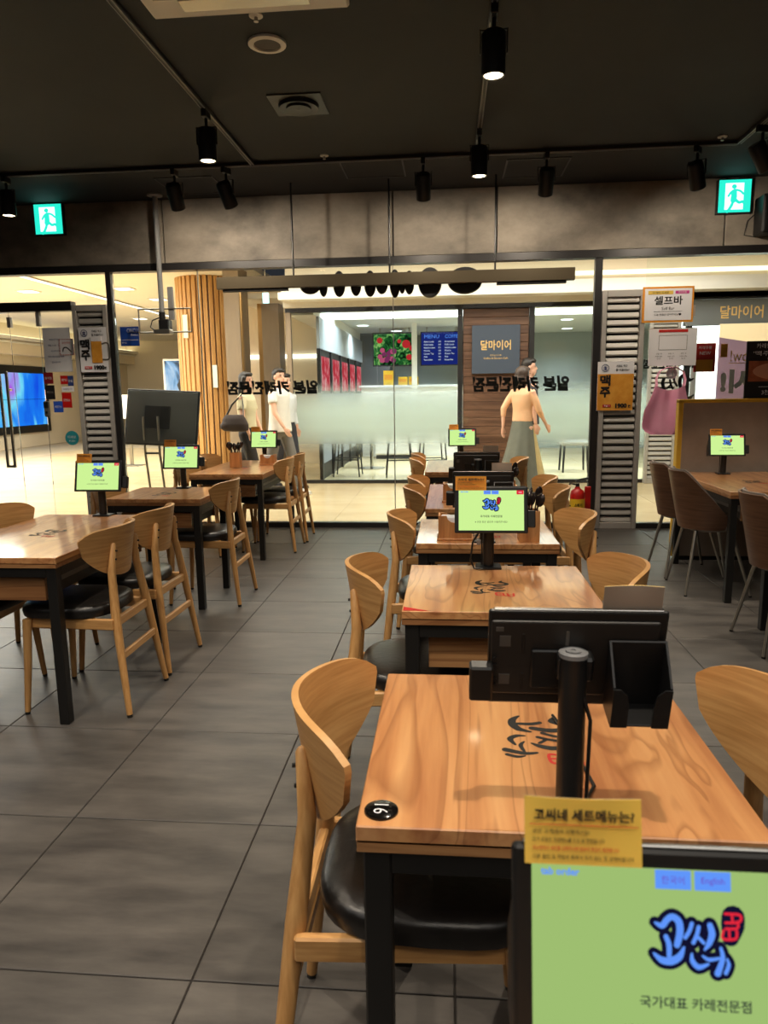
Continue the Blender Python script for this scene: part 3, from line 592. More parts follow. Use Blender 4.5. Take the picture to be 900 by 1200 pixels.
for (x, y, lab) in ((-2.25, 6.55, 'flush ceiling access hatch above the thin pole'), (.72, 6.45, 'flush ceiling access hatch right of the middle track'), (-.62, 6.27, 'flush ceiling access hatch left of the middle track')):
    t = thing('access_hatch', lab, 'hatch', (x, y, 3.15)); f = MB()
    for s in (-1, 1): f.box((s * .25, 0, -.003), (.012, .512, .006)); f.box((0, s * .25, -.003), (.488, .012, .006))
    f.build('frame', M['black'], t); MB().box((0, 0, -.0015), (.485, .485, .003)).build('door', M['ceil'], t)

def exit_sign(x, y, z, label):
    t = thing('exit_sign', label, 'sign', (x, y, z)); MB().box((0, .006, 0), (.29, .05, .29), .004).build('case', M['dark2'], t)
    MB().box((0, -.021, 0), (.27, .006, .27)).build('face', M['exitg'], t)
    MB().box((-.005, -.0255, -.003), (.155, .003, .22)).build('doorway', M['exitw'], t)
    r = MB()
    for P_, w_ in (([(-.02, .035), (-.018, .0), (-.022, -.03)], .05), ([(-.015, .055), (-.045, .035), (-.065, .005)], .018), ([(-.01, .055), (.03, .045), (.06, .02)], .018), ([(-.01, -.02), (.025, -.05), (.055, -.045), (.075, -.06)], .024), ([(-.025, -.02), (-.03, -.06), (-.05, -.10), (-.07, -.125)], .024)): r.ribbon(P_, w_)
    r.ribbon([(-.022, .082), (-.018, .082)], .038)
    q = r.build('running_figure', M['exitg'], t); q.rotation_euler = FACE_IN; q.location = (.01, -.028, -.005)
    MB().box((0, .01, .15), (.06, .03, .01)).build('bracket', M['grey'], t)
exit_sign(-3.81, 6.93, 3.0, 'green running man exit sign on the fascia at left')
exit_sign(2.50, 6.93, 2.98, 'green running man exit sign on the fascia at right')
t = thing('wall_speaker', 'black box speaker with a thin cable beside the right exit sign', 'speaker', (2.82, 6.86, 2.80)); MB().box((0, 0, 0), (.26, .2, .32), .012).build('cabinet', M['dark'], t); MB().box((0, -.102, 0), (.23, .006, .29), .004).build('grille', M['black'], t); MB().box((.0, .10, 0), (.08, .02, .1)).build('bracket', M['dark2'], t)
MB().tube([(-.10, .09, .05), (-.18, .095, -.02), (-.20, .1, -.14), (-.10, .1, -.16)], .004, 6).build('cable', M['black'], t)

# pole with a small camera and a wire frame
t = thing('ceiling_pole', 'thin grey ceiling pole carrying a small camera and wire frame', 'pole', (-2.70, 6.79, 3.15))
MB().lathe([(.07, 0), (.07, -.012), (.02, -.02)], 20).build('flange', M['grey'], t); MB().cyl((0, 0, -.01), (0, 0, -1.05), .024, n=12).build('pipe', M['grey'], t); MB().cyl((0, 0, -1.05), (0, 0, -1.12), .03, n=12).build('collar', M['dark'], t)
MB().box((.03, -.01, -1.17), (.10, .10, .10), .01).build('camera_body', M['dark'], t); MB().box((.02, -.04, -1.235), (.16, .10, .045), .008).build('mount_block', M['steel'], t); MB().box((.085, .02, -.97), (.05, .03, .30), .004).build('side_plate', M['grey'], t)
q = MB()
for z in (-1.02, -1.235): q.cyl((-.23, 0, z), (.28, 0, z), .007, n=8)
for x in (-.23, .28): q.cyl((x, 0, -1.02), (x, 0, -1.235), .007, n=8)
q.build('wire_frame', M['steel'], t); MB().tube([(-.01, -.03, -1.1), (-.08, -.05, -1.13), (-.10, -.05, -1.19), (-.04, -.05, -1.24)], .006, 6).build('cable', M['black'], t)

# hanging sign bar: letters face the mall, so only their backs show
t = thing('hanging_sign', 'long dark bar sign hung on rods before the glass, black letters behind it', 'sign', (-.50, 6.60, 2.315))
MB().box((0, 0, 0), (3.18, .06, .105), .003).build('beam', mat('brown_steel', srgb(92, 82, 64), .4, .5), t)
for x in (-1.24, 1.22): MB().box((x, .01, -.064), (.60, .05, .022), .003).build('lamp_housing', M['dark2'], t)
for x in (-.885, -.02, .905): MB().cyl((x, 0, .05), (x, 0, .835), .0085, n=8).build('rod', M['dark'], t)
for (x, dz, a, h) in ((-.75, -.02, .10, .085), (-.63, -.03, .04, .10), (-.485, -.02, .057, .115), (-.333, -.03, .05, .10), (-.204, -.025, .055, .115), (-.098, -.03, .055, .09), (.020, -.03, .048, .125), (.085, -.045, .03, .075), (.150, -.025, .045, .105)):
    b = MB(); b.ball((x, .075, dz), (a, .035, h), 16); b.build('letter_back', M['ink'], t, True)
for (x, dz, a, h) in ((.334, -.03, .105, .130), (.645, -.02, .155, .115)):
    b = MB(); b.lathe([(.01, .04), (.94, .04), (1, .055), (1, .10), (.94, .11), (.01, .11)], 28, axis='y'); me = b.mesh('letter_back', M['ink']); me.transform(Matrix.Diagonal((a, 1, h, 1))); link('letter_back', me, t, (x, 0, dz))
# ------------------------------------------------------------------ lettering, posters and stickers on the glass
t = thing('glass_lettering', 'black brush lettering on the left middle pane, mirrored, before the couple', 'lettering', (-1.715, 7.012, 1.385)); txt('일본 카레전문점', .135, M['ink'], t, (0, 0, 0), FACE_OUT, w=.91, bold=.05, shear=.12)
t = thing('glass_lettering', 'black brush lettering on the middle pane, mirrored, before the walking woman', 'lettering', (.69, 7.012, 1.385)); txt('일본 카레전문점', .145, M['ink'], t, (0, 0, 0), FACE_OUT, w=.91, bold=.05, shear=.12)
t = thing('glass_lettering', 'two rows of black mirrored lettering on the right pane behind the pink bib', 'lettering', (2.06, 7.012, 1.45)); txt('일본 카레전문점', .085, M['ink'], t, (0, 0, .10), FACE_OUT, w=.50, bold=.045)
q = link('brush_logo', logo_mb(.46).mesh('brush_logo', M['ink']), t, (.02, 0, -.12), FACE_OUT)
def sheet(name, label, cat, c, w_, h, m, th=.004, y=6.988, group=None, rz=0):
    t = thing(name, label, cat, (c[0], y, c[1]), rz, group); MB().box((0, 0, 0), (w_, th, h), min(.0015, th / 3)).build('sheet', M[m], t); return t
def mug(t, x, z, s):
    MB().box((x, -.006, z), (.085 * s, .004, .17 * s), .001).build('beer_glass', M['beer'], t); MB().box((x, -.0065, z + .10 * s), (.09 * s, .004, .04 * s), .001).build('foam', M['paper'], t)
    q = MB(); q.ribbon([(0, .06 * s), (.05 * s, .06 * s), (.055 * s, -.05 * s), (0, -.06 * s)], .012 * s); o = q.build('mug_handle', M['hole'], t); o.rotation_euler = FACE_IN; o.location = (x + .045 * s, -.006, z)
def beer_poster(t, w_, h, ring):
    q = MB(); n = 24
    for i in range(n): a, b = 2 * PI * i / n, 2 * PI * (i + 1) / n; q.ribbon([(.032 * math.cos(a), .032 * math.sin(a)), (.032 * math.cos(b), .032 * math.sin(b))], .005, n=1)
    o = q.build('ring', M[ring], t); o.rotation_euler = FACE_IN; o.location = (-w_ * .29, -.006, h * .37)
    txt('生', .036, M[ring], t, (-w_ * .29, -.006, h * .37), bold=.03); txt('카레도 먹고', .022, M['ink'], t, (w_ * .16, -.006, h * .41), w=.10, bold=.02); txt('잘 어울리는!', .024, M['ink'], t, (w_ * .18, -.006, h * .33), w=.12, bold=.02)
    txt('맥', .10, M['ink'], t, (-w_ * .28, -.008, h * .12), w=.095, bold=.035); txt('주', .10, M['ink'], t, (-w_ * .28, -.008, -h * .12), w=.095, bold=.035)
    txt('1900', .046, M['ink'], t, (w_ * .16, -.008, -h * .40), w=.105, bold=.06); txt('원', .026, M['ink'], t, (w_ * .40, -.008, -h * .41), bold=.05)
    MB().box((-w_ * .22, -.006, -h * .40), (.075, .003, .026), .001).build('red_label', M['inkred'], t); txt('특별가', .018, M['paper'], t, (-w_ * .22, -.009, -h * .40))
t = sheet('beer_poster', 'white beer poster with a mug on the left grey louvre', 'poster', (-3.475, 1.775), .285, .43, 'paper', y=6.935); mug(t, .035, -.02, 1.25); beer_poster(t, .285, .43, 'inkblue')
t = sheet('beer_poster', 'orange beer poster on the right grey louvre', 'poster', (1.545, 1.35), .33, .45, 'paper', y=6.935); MB().box((0, -.003, -.055), (.325, .003, .335)).build('beer_picture', M['beer'], t); beer_poster(t, .33, .45, 'inkblue')
t = sheet('self_bar_sign', 'white sign with an orange border at the top of the right glass', 'sign', (1.985, 2.075), .45, .315, 'cardo', .012, 6.94); MB().box((0, -.007, 0), (.415, .004, .28), .001).build('face', M['paper'], t)
MB().box((-.07, -.0105, .105), (.22, .003, .032)).build('yellow_strip', M['card'], t); MB().box((.12, -.0105, .105), (.12, .003, .026)).build('pink_strip', mat('magenta', srgb(200, 60, 140), .6), t)
txt('더 많이 드세요', .022, M['ink'], t, (-.07, -.0135, .105)); txt('무한리필', .018, M['paper'], t, (.12, -.0135, .105)); txt('셀프바', .078, M['ink'], t, (.0, -.011, .035), w=.25, bold=.02); txt('Self Bar', .026, M['ink'], t, (0, -.011, -.035)); MB().box((0, -.0105, -.062), (.25, .002, .003)).build('rule', M['ink'], t); txt('드실 만큼만 담아주세요♥', .022, M['ink'], t, (0, -.011, -.09), w=.24)
t = sheet('white_notice', 'large white notice with a red heading above the pink bib', 'notice', (2.06, 1.70), .43, .34, 'paper'); MB().box((0, -.004, .145), (.26, .002, .024)).build('red_heading', M['inkred'], t)
q = MB()
for s in (-1, 1): q.box((s * .125, -.0035, .04), (.003, .001, .13)); q.box((0, -.0035, .04 + s * .065), (.25, .001, .003))
q.build('table_outline', M['hole'], t)
for k in range(3): txt('반찬  국', .014, M['ink'], t, (-.12 + .11 * k, -.004, -.06)); txt('리필은 셀프', .012, M['ink'], t, (-.12 + .11 * k, -.004, -.085)); txt('입니다', .012, M['ink'], t, (-.12 + .11 * k, -.004, -.105))
# pink bib on a hook
t = thing('pink_bib', 'pink child bib hanging on the right glass under the white notice', 'bib', (2.045, 6.965, 1.215))
def bibf(u, v, s):
    hw = .175 + .05 * math.sin(min(1, v * 1.2) * PI / 2); z = .14 - .46 * v
    if v > .8: hw *= math.sqrt(max(.35, 1 - ((v - .8) / .24) ** 2))
    x = (u * 2 - 1) * (.135 + (hw - .135) * min(1, v * 2)) - .02 * v; z -= .03 * (1 - (u * 2 - 1) ** 2) * (1 - v) * 1.6
    return Vector((x, -.012 * math.sin(u * 9 + v * 3) - .008 * math.cos(u * 17) - .006 + s * .003 * -1, z))
MB().grid(bibf, 16, 14, 0).build('bib_body', M['pink'], t, True)
q = MB(); q.tube([(-.12, -.004, .13), (-.125, -.006, .20), (-.10, -.006, .265), (-.03, -.006, .30), (.05, -.006, .30), (.115, -.006, .26), (.135, -.006, .19), (.125, -.004, .13)], [.045, .036, .030, .028, .028, .030, .036, .045], 10, flat=.15, side=(0, 1, 0)); q.build('neck_loop', M['pink'], t, True)
q = thing('suction_hook', 'clear suction hook holding the pink bib on the glass', 'hook', (2.065, 6.99, 1.46)); MB().lathe([(.0, 0), (.05, 0), (.035, -.012), (.012, -.02), (0, -.02)], 18, axis='y').build('suction_cup', M['paper'], q, True); MB().tube([(0, -.02, 0), (0, -.03, -.02), (0, -.036, .03)], .006, 6).build('hook', M['grey'], q)
# mirrored poster facing the mall, black poster on the partition
def quad(p):
    m = MB(); m.bm.faces.new([m.bm.verts.new(q) for q in p]); return m
M['film'] = mat('white_film', srgb(250, 250, 250), .6)
t = thing('sale_poster', 'large cream and lilac poster facing the mall, its lettering mirrored, at right', 'poster', (2.88, 7.02, 1.28)); lil = sheetmat('lilac', srgb(150, 136, 186))
quad([(-.40, 0, -.62), (.40, 0, -.62), (.40, 0, .62), (-.40, 0, .62)]).build('sheet', sheetmat('cream_paper', srgb(244, 222, 186)), t)
quad([(-.40, -.004, .50), (.40, -.004, .36), (.40, -.004, -.16), (-.17, -.004, -.10), (-.20, -.004, -.22), (-.27, -.004, -.11), (-.40, -.004, -.10)]).build('speech_bubble', lil, t)
txt('출시!', .22, M['film'], t, (-.12, -.006, .10), FACE_OUT, w=.50, bold=.05); txt('Now!', .10, M['card'], t, (-.17, -.006, .33), FACE_OUT, w=.24); MB().box((-.17, -.005, .265), (.26, .001, .006)).build('rule', M['card'], t); txt('신메뉴', .03, M['inkblue'], t, (.1, -.006, .56), FACE_OUT)
q = MB(); q.ball((-.02, -.003, -.42), (.26, .003, .16), 20); q.build('pink_dish', sheetmat('pale_pink', srgb(236, 196, 196)), t)
for k in range(6): o = MB().ribbon([(0, -.10), (.01, .0), (.03, .10)], .03).build('stripe', M['film'], t); o.rotation_euler = FACE_IN; o.location = (-.2 + .07 * k, -.008, -.42)
P1 = (1.745, 5.68)
t = thing('partition', 'taupe cloth covered partition with yellow piping behind the right table', 'partition', (P1[0], P1[1], 0))
MB().bx(0.02, 2.6, -.03, .03, .03, 1.215, .004).build('cloth_panel', M['cloth'], t); MB().bx(-.012, .024, -.034, .034, .03, 1.23, .004).build('yellow_end', M['yellowedge'], t); MB().bx(-.012, 2.6, -.034, .034, 1.212, 1.24, .004).build('yellow_top', M['yellowedge'], t)
MB().bx(.05, 2.6, -.02, .02, 0, .03).build('plinth', M['black'], t)
for z in (.62,): MB().bx(.025, 2.6, -.033, -.029, z, z + .006).build('seam', M['cush'], t)
t = thing('black_poster', 'black food poster standing on top of the cloth partition', 'poster', (2.46, 5.68, 1.24)); MB().box((0, 0, .21), (.50, .012, .42), .002).build('board', M['ink'], t)
MB().box((0, -.007, .20), (.46, .003, .15)).build('food_picture', mottled('curry_print', srgb(120, 58, 34), srgb(190, 110, 70), (9, 9, 9), .5), t); q = MB(); q.lathe([(.0, -.010), (.19, -.010), (.20, -.0095), (.0, -.009)], 24, axis='y'); o = q.build('bowl_picture', mat('bowl_print', srgb(206, 150, 120), .5), t); o.location = (.0, 0, .20); o.scale = (1, 1, .32)
txt('카레엔', .035, M['paper'], t, (-.13, -.008, .385)); txt("'맥주' 시원하게", .036, M['paper'], t, (-.02, -.008, .33), w=.36); txt('한 잔 어때요', .018, M['paper'], t, (-.05, -.008, .292)); MB().box((0, -.007, .085), (.3, .002, .003)).build('rule', M['paper'], t); txt('3천원', .036, M['paper'], t, (-.08, -.008, .045))
# door glass stickers
t = sheet('menu_notice', 'large white paper notice high on the door side glass at left', 'notice', (-3.875, 1.785), .285, .43, 'paper')
for k in range(5): txt(['영업시간 안내', '매일 11:00 - 21:00', '라스트오더', '연중무휴 쉬는날 없음', '감사합니다'][k], .018, M['inkblue'], t, (-.02, -.004, .10 - .055 * k))
t = sheet('stamp_card', 'small white card with a red dashed border beside the paper notice', 'notice', (-3.775, 1.81), .15, .16, 'paper', y=6.983); q = MB()
for k in range(6):
    for s in (-1, 1): q.box((-.0625 + .025 * k, -.003, s * .075), (.014, .001, .006)); q.box((s * .07, -.003, -.0625 + .025 * k), (.006, .001, .014))
tag(q.build('dashes', M['inkred'], t), kind='stuff'); txt('포장주문', .022, M['inkred'], t, (.0, -.003, .04)); o = MB().ribbon([(-.04, -.02), (-.03, .01), (.0, .015), (.03, -.01), (.045, -.025)], .012).build('scribble', M['ink'], t); o.rotation_euler = FACE_IN; o.location = (0, -.003, -.02)
for nm, lab, c, w_, h, m, tx, tm in (('sticker', 'dark red square sticker at the top left of the sticker cluster on the door glass', (-3.995, 1.51), .10, .11, 'maroon', '음식점', 'paper'), ('sticker', 'black sticker with a pale emblem under the dark red one', (-3.99, 1.37), .10, .14, 'ink', '카드사', 'cush'), ('sticker', 'blue square sticker low in the sticker cluster', (-3.915, 1.225), .10, .11, 'sblue2', '배달가능', 'paper'),
    ('sticker', 'bright red square sticker at the top of the sticker cluster', (-3.83, 1.49), .08, .085, 'red', '할인', 'paper'), ('sticker', 'navy sticker with a pale square next to the louvre', (-3.765, 1.48), .06, .10, 'inkblue', '안심', 'paper'), ('sticker', 'thin white strip sticker in the middle of the cluster', (-3.80, 1.40), .13, .05, 'paper', '위생등급 우수', 'inkblue'), ('sticker', 'tall red sticker under the white strip', (-3.82, 1.29), .10, .15, 'red', '모범업소', 'paper')):
    if m == 'maroon' and m not in M: M[m] = mat('maroon', srgb(136, 24, 34), .5); M['sblue2'] = mat('blue_sticker', srgb(40, 84, 190), .5)
    t = sheet(nm, lab, 'sticker', c, w_, h, m, .002, 6.987, 'stickers on the door glass'); txt(tx, min(.026, h * .4), M[tm], t, (0, -.002, 0), w=w_ * .7)
t = thing('round_sticker', 'round teal sticker low on the glass left of the louvre', 'sticker', (-3.80, 6.989, .91)); MB().lathe([(0, 0), (.072, 0), (.072, -.002), (0, -.002)], 24, axis='y').build('disc', mat('teal', srgb(40, 150, 160), .5), t); txt('미세요', .03, M['paper'], t, (0, -.004, .01)); txt('PUSH', .018, M['paper'], t, (0, -.004, -.03))
t = thing('bell_unit', 'grey and black handset shaped bell unit stuck on the door glass', 'device', (-4.03, 6.975, 1.205)); MB().box((0, 0, 0), (.06, .03, .16), .012).build('body', M['hole'], t); MB().box((0, -.016, .04), (.05, .004, .06), .001).build('display', M['black'], t); MB().lathe([(0, -.015), (.012, -.015), (.012, -.02), (0, -.02)], 12, (0, 0, -.035), 'y').build('button', M['dark'], t)
t = sheet('bank_decal', 'blue rounded decal on the glass right of the dark post', 'sticker', (-3.12, 1.90), .19, .185, 'decalblue' if 'decalblue' in M else 'inkblue', .002); t.children[0].data.materials[0] = mat('decal_blue', srgb(24, 66, 150), .5)
txt('CINCU', .04, M['paper'], t, (.03, -.003, .055), w=.11); txt('Members', .022, M['paper'], t, (.05, -.003, .015), w=.08, shear=.3); MB().box((0, -.002, -.035), (.17, .001, .003)).build('rule', M['paper'], t); txt('멤버십', .016, M['paper'], t, (-.06, -.003, -.06))

# tilted standing screen outside the glass, its back towards us
t = thing('standing_screen', 'tilted grey backed screen on two thin posts behind the left glass', 'screen', (-3.13, 7.7, 0), R(4))
q = MB().box((0, 0, 0), (.80, .035, .62), .006).build('bezel', M['dark'], t); q.location = (0, 0, 1.08); q.rotation_euler = (R(-14), R(3), 0)
o = MB().box((0, -.02, 0), (.76, .006, .58), .002).build('back_panel', mat('screen_back', srgb(104, 106, 104), .35), q); o = MB().box((-.05, -.027, 0), (.28, .012, .25), .002).build('mount_plate', M['black'], q)
for x in (-.16, -.0): MB().tube([(x - .03, -.07, 1.10), (x - .03, -.075, .70), (x, -.02, .04)], .014, 8).build('post', M['steel'], t)
MB().cyl((-.19, -.075, .70), (-.03, -.075, .70), .012).build('crossbar', M['dark'], t); MB().box((-.09, 0, .012), (.5, .42, .024), .006).build('base_plate', M['dark'], t)
# fire extinguisher
t = thing('extinguisher_stand', 'red moulded floor stand under the fire extinguisher', 'stand', (1.20, 6.72, 0)); MB().loft([(0, 0, 0, .14, .13), (0, 0, .03, .14, .13), (0, 0, .085, .085, .08), (0, 0, .10, .08, .075)], 4).build('base', M['red'], t); MB().box((.10, .08, .22), (.06, .02, .42), .006).build('back_board', M['red'], t)
t = thing('fire_extinguisher', 'red fire extinguisher with a yellow label beside the right louvre', 'fire extinguisher', (1.19, 6.71, .10)); MB().lathe([(0, 0), (.062, 0), (.068, .01), (.068, .26), (.058, .30), (.025, .325), (.022, .34), (0, .34)], 24).build('cylinder', M['red'], t, True)
MB().lathe([(.0685, .12), (.0692, .12), (.0692, .23), (.0685, .23)], 24).build('label', M['yellow'], t); MB().cyl((0, 0, .33), (0, 0, .37), .018).build('valve', M['dark'], t); q = MB(); q.box((.04, 0, .385), (.12, .02, .012), .003); q.box((.04, 0, .41), (.12, .02, .012), .003, (0, R(-12), 0)); q.build('lever', M['dark'], t)
MB().tube([(-.02, 0, .36), (-.07, -.01, .37), (-.10, -.02, .31), (-.10, -.02, .18), (-.085, -.02, .08)], .009, 8).build('hose', M['black'], t, True); MB().cyl((-.085, -.02, .09), (-.08, -.02, .0), .012, .016).build('nozzle', M['black'], t); txt('소화기', .03, M['ink'], t, (0, -.0705, .175), w=.07, bold=.03)

# ------------------------------------------------------------------ tables
H = .70
def table(x0, x1, y0, y1, label, drawer=True, logo=True, group='wooden tables', logo_off=(0, -.06)):
    cx, cy = (x0 + x1) / 2, (y0 + y1) / 2; w_, d_ = x1 - x0, y1 - y0
    t = thing('dining_table', label, 'table', (cx, cy, 0), 0, group)
    top = MB().box((0, 0, H - .014), (w_, d_, .028), .002).build('tabletop', M['table'], t)
    e = MB()
    for s in (-1, 1): e.box((0, s * (d_ / 2 - .003), H - .032), (w_ - .002, .006, .02), .001); e.box((s * (w_ / 2 - .003), 0, H - .032), (.006, d_ - .014, .02), .001)
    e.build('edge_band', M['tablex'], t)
    a = MB()
    for s in (-1, 1): a.box((0, s * (d_ / 2 - .03), H - .062), (w_ - .1, .04, .04), .002); a.box((s * (w_ / 2 - .03), 0, H - .062), (.04, d_ - .1, .04), .002)
    a.build('apron', M['black'], t)
    lm = TABLE_LEG
    for a_ in (-1, 1):
        for b_ in (-1, 1): link('leg', lm, t, (a_ * (w_ / 2 - .030), b_ * (d_ / 2 - .030), 0))
    if drawer:
        dr = MB().box((0, 0, H - .14), (w_ * .70, d_ - .12, .085), .003).build('drawer', M['dark2'], t)
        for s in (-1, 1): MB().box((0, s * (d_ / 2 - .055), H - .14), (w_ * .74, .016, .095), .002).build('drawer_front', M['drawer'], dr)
        for s in (-1, 1): MB().box((s * w_ * .36, 0, H - .10), (.006, d_ - .16, .07)).build('hanger', M['grey'], dr)
    if logo:
        q = link('printed_logo', LOGO_BLACK, t, (logo_off[0], logo_off[1], H + .0006), (0, 0, -PI / 2)); link('printed_seal', LOGO_STAMP, q, (0, 0, 0))
    return t
TABLE_LEG = MB().box((0, 0, (H - .042) / 2), (.042, .042, H - .042), .003).mesh('leg', M['black'])
XL, XR = -.134, .455
T0 = table(XL, XR, -.02, .57, 'nearest table at the bottom edge, carrying the big bright tablet', False, False)
T1 = table(XL, XR, .945, 1.52, 'wooden table with the black 16 disc on its near corner', False, logo_off=(.005, .0))
T2 = table(XL, XR, 1.985, 2.545, 'wooden table behind the tablet back, with a red corner sticker', logo_off=(-.02, -.02))
T3 = table(XL, XR, 2.92, 3.50, 'third middle table, holding the wooden spoon box and napkin box', False)
T4 = table(XL + .01, XR, 3.82, 4.86, 'fourth middle table, half hidden behind the tablets')
T5 = table(XL - .05, XR - .03, 5.62, 6.62, 'farthest middle table, close to the glass front')
L1 = table(-2.15, -1.53, 2.61, 3.62, 'long glossy table nearest at left, with the tablet at its far end', logo_off=(.0, .0))
L2 = table(-2.10, -1.50, 4.18, 4.74, 'small wooden table in the middle of the left row')
L3 = table(-2.06, -1.46, 5.52, 6.70, 'farthest table of the left row, before the couple')
RT1 = table(1.70, 2.36, 4.46, 5.56, 'wooden table at right in front of the taupe partition')
RT2 = table(1.70, 2.36, 2.90, 4.00, 'table at the right edge, only a leg in view', logo=False)
d = thing('table_number', 'black round disc with number 16 on the near table corner', 'disc', (XL + .034, .985, H), R(90)); MB().lathe([(0, 0), (.026, 0), (.0255, .003), (.022, .0045), (0, .005)], 24).build('disc', mat('gloss_black', srgb(16, 14, 13), .12), d, True); txt('16', .022, M['paper'], d, (0, 0, .0056), (0, 0, PI), bold=-.01)
d = thing('corner_sticker', 'small red triangular sticker on the near corner of the second table', 'sticker', (XL, 1.985, H)); MB().poly([(.004, .004, .0003), (.075, .004, .0003), (.004, .04, .0003)], (0, 0, .001)).build('sticker', M['inkred'], d)

# ------------------------------------------------------------------ tablets on poles
def make_tablet(label, loc, rz, dim=False, cardmat='cardo', first=False, lift=0, off=.006):
    """screen faces local -y; origin at the pole foot on the table"""
    t = thing('order_tablet', label, 'tablet', loc, rz, 'order tablets')
    MB().box((0, 0, .004), (.09, .07, .008), .002).build('base_plate', M['dark'], t)
    p = MB().cyl((0, 0, .008), (0, 0, .250), .0195, n=20).build('pole', M['dark'], t, True)
    MB().lathe([(.0, .250), (.0205, .250), (.0205, .256), (.017, .258), (.017, .2565), (.011, .2565), (.011, .259), (.004, .259), (.004, .257), (0, .257)], 24).build('pole_cap', M['grey'], p)
    c = MB().box((0, 0, 0), (.252, .009, .162), .004, seg=2).build('case', M['dark'], t); c.location = (off, -.036, .214 + lift); c.rotation_euler = (R(-14), 0, 0)
    MB().box((0, -.0004, .0815), (.236, .006, .0022), .0008).build('case_rim', M['chrome'], c)
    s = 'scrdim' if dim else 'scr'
    MB().box((0, -.0047, -.002), (.224, .0008, .139)).build('screen', M[s], c)
    f = lambda x, z: (x, -.0056, z)
    q = logo_mb(.064, 62).mesh('logo_outline', M['snavy']) if first else TABMESH['o']; TABMESH['o'] = q; link('logo_outline', q, c, f(.0, .020), FACE_IN)
    q = logo_mb(.064, 62, True, strokes=False).mesh('seal_outline', M['snavy']) if first else TABMESH['so']; TABMESH['so'] = q; link('seal_outline', q, c, f(.0, .020), FACE_IN)
    q = logo_mb(.064).mesh('logo_strokes', M['sblue']) if first else TABMESH['l']; TABMESH['l'] = q; link('logo_strokes', q, c, (0, -.0062, .020), FACE_IN)
    q = logo_mb(.064, 0, True, strokes=False).mesh('seal', M['sred']) if first else TABMESH['s']; TABMESH['s'] = q; link('seal', q, c, (0, -.0062, .020), FACE_IN)
    for x in (-.0135, .0135): MB().box((x, -.0054, .0605), (.0245, .0006, .013), .0002).build('button', M['sblue'], c)
    txt('한국어', .0055, M['spurple'], c, (-.0135, -.0062, .0605)); txt('English', .0055, M['spurple'], c, (.0135, -.0062, .0605)); txt('tab order', .0052, M['sblue'], c, (-.092, -.0056, .063), bold=.03)
    MB().box((.099, -.0054, .0605), (.024, .0006, .014), .0002).build('call_button', M['sred'], c); txt('호출', .0055, M['swhite'], c, (.099, -.0062, .0605))
    txt('국가대표 카레전문점', .0082, M['snavy'], c, f(.0, -.0225), w=.075, bold=.015); txt('※ 반찬 등은 셀프바 이용해주세요!', .0075, M['snavy'], c, f(.0, -.042), w=.112)
    # back of the holder
    b = MB().box((0, 0, 0), (.236, .006, .126), .003, seg=2).build('back_plate', M['dark2'], c); b.location = (.004, .0078, .004)
    for x, z, w_, h in ((.098, .030, .016, .018), (.098, -.036, .016, .018), (.106, .050, .011, .007), (-.088, .022, .010, .005), (-.062, .022, .010, .005), (.072, .026, .0045, .034), (.072, -.040, .0045, .030), (.01, .036, .005, .024)):
        MB().box((x, .0032, z), (w_, .0012, h), .0004).build('slot', M['black'] if w_ < .006 and h > .025 else M['hole'], b)
    MB().box((.026, .0055, -.015), (.068, .006, .066), .002).build('mount_plate', M['dark'], b)
    MB().box((.0, .018, .0), (.05, .026, .04), .004).build('hinge', M['dark'], b)
    for x, z in ((.112, .0), (.112, -.012), (.112, -.036), (.112, -.046), (.053, .012), (.053, -.042)): MB().cyl((x, .003, z), (x, .0055, z), .0032, n=8).build('screw', M['black'], b)
    k = MB(); k.box((-.088, .006, -.020), (.080, .004, .112), .0015); k.box((-.088, .030, -.074), (.080, .05, .004), .001)
    for s_ in (-1, 1):
        k.poly([(-.088 + s_ * .040, .006, .036), (-.088 + s_ * .040, .054, -.010), (-.088 + s_ * .040, .054, -.076), (-.088 + s_ * .040, .006, -.076)], (-.003 * s_, 0, 0))
        k.poly([(-.088 + s_ * .040, .054, -.012), (-.088 + s_ * .030, .054, -.012), (-.088 + s_ * .020, .054, -.022), (-.088 + s_ * .017, .054, -.040), (-.088 + s_ * .017, .054, -.076), (-.088 + s_ * .040, .054, -.076)], (0, .003, 0))
    k.build('card_reader_pocket', M['dark'], b)
    MB().box((.132, .012, -.034), (.034, .022, .060), .003).build('side_reader', M['black'], b)
    MB().tube([(-.012, .010, .20), (-.024, .014, .16), (-.0225, .012, .06), (-.022, .012, .008)], .0028, 6).build('cable', M['black'], t)
    # card clipped over the top corner
    n = MB()
    def card(u, v, s_): return Vector(((u - .5) * .082 + .0, -.0005 * s_ - .004 * (1 - v) ** 2 * math.sin(u * PI), (.5 - v) * .047))
    MB().grid(lambda u, v, s_: card(u, v, 1) + Vector((0, .0012 + .0004 * s_, 0)), 8, 6, 0).build('card_back', M['cardback'], c, True, (-.076, -.0072, .092)); cd = n.grid(card, 8, 6, 0).build('notice_card', M[cardmat], c, True, (-.076, -.0072, .092)); FI = (PI / 2, 0, 0)
    txt('고씨네 세트메뉴는?', .0085, M['ink'], cd, (0, -.0055, .0125), w=.070, bold=.03); MB().box((0, -.0048, .0055), (.076, .0004, .0005)).build('rule', M['inkred'], cd)
    for i in range(4): txt(['모든 고객께서 사랑하시는', '단가 조정은 카레메뉴를 드신 분 한정합니다', '메뉴판에서 세트를 선택하시면 음료와 튀김이 제공됩니다', '다른 할인 및 적립과 중복이 되지 않는 점 양해바랍니다'][i], .0032, M['inkred'] if i == 2 else M['ink'], cd, (-.036, -.0052, .001 - .0058 * i), w=.040 + .010 * i, align='LEFT', bold=.015)
    return t
TABMESH = {}
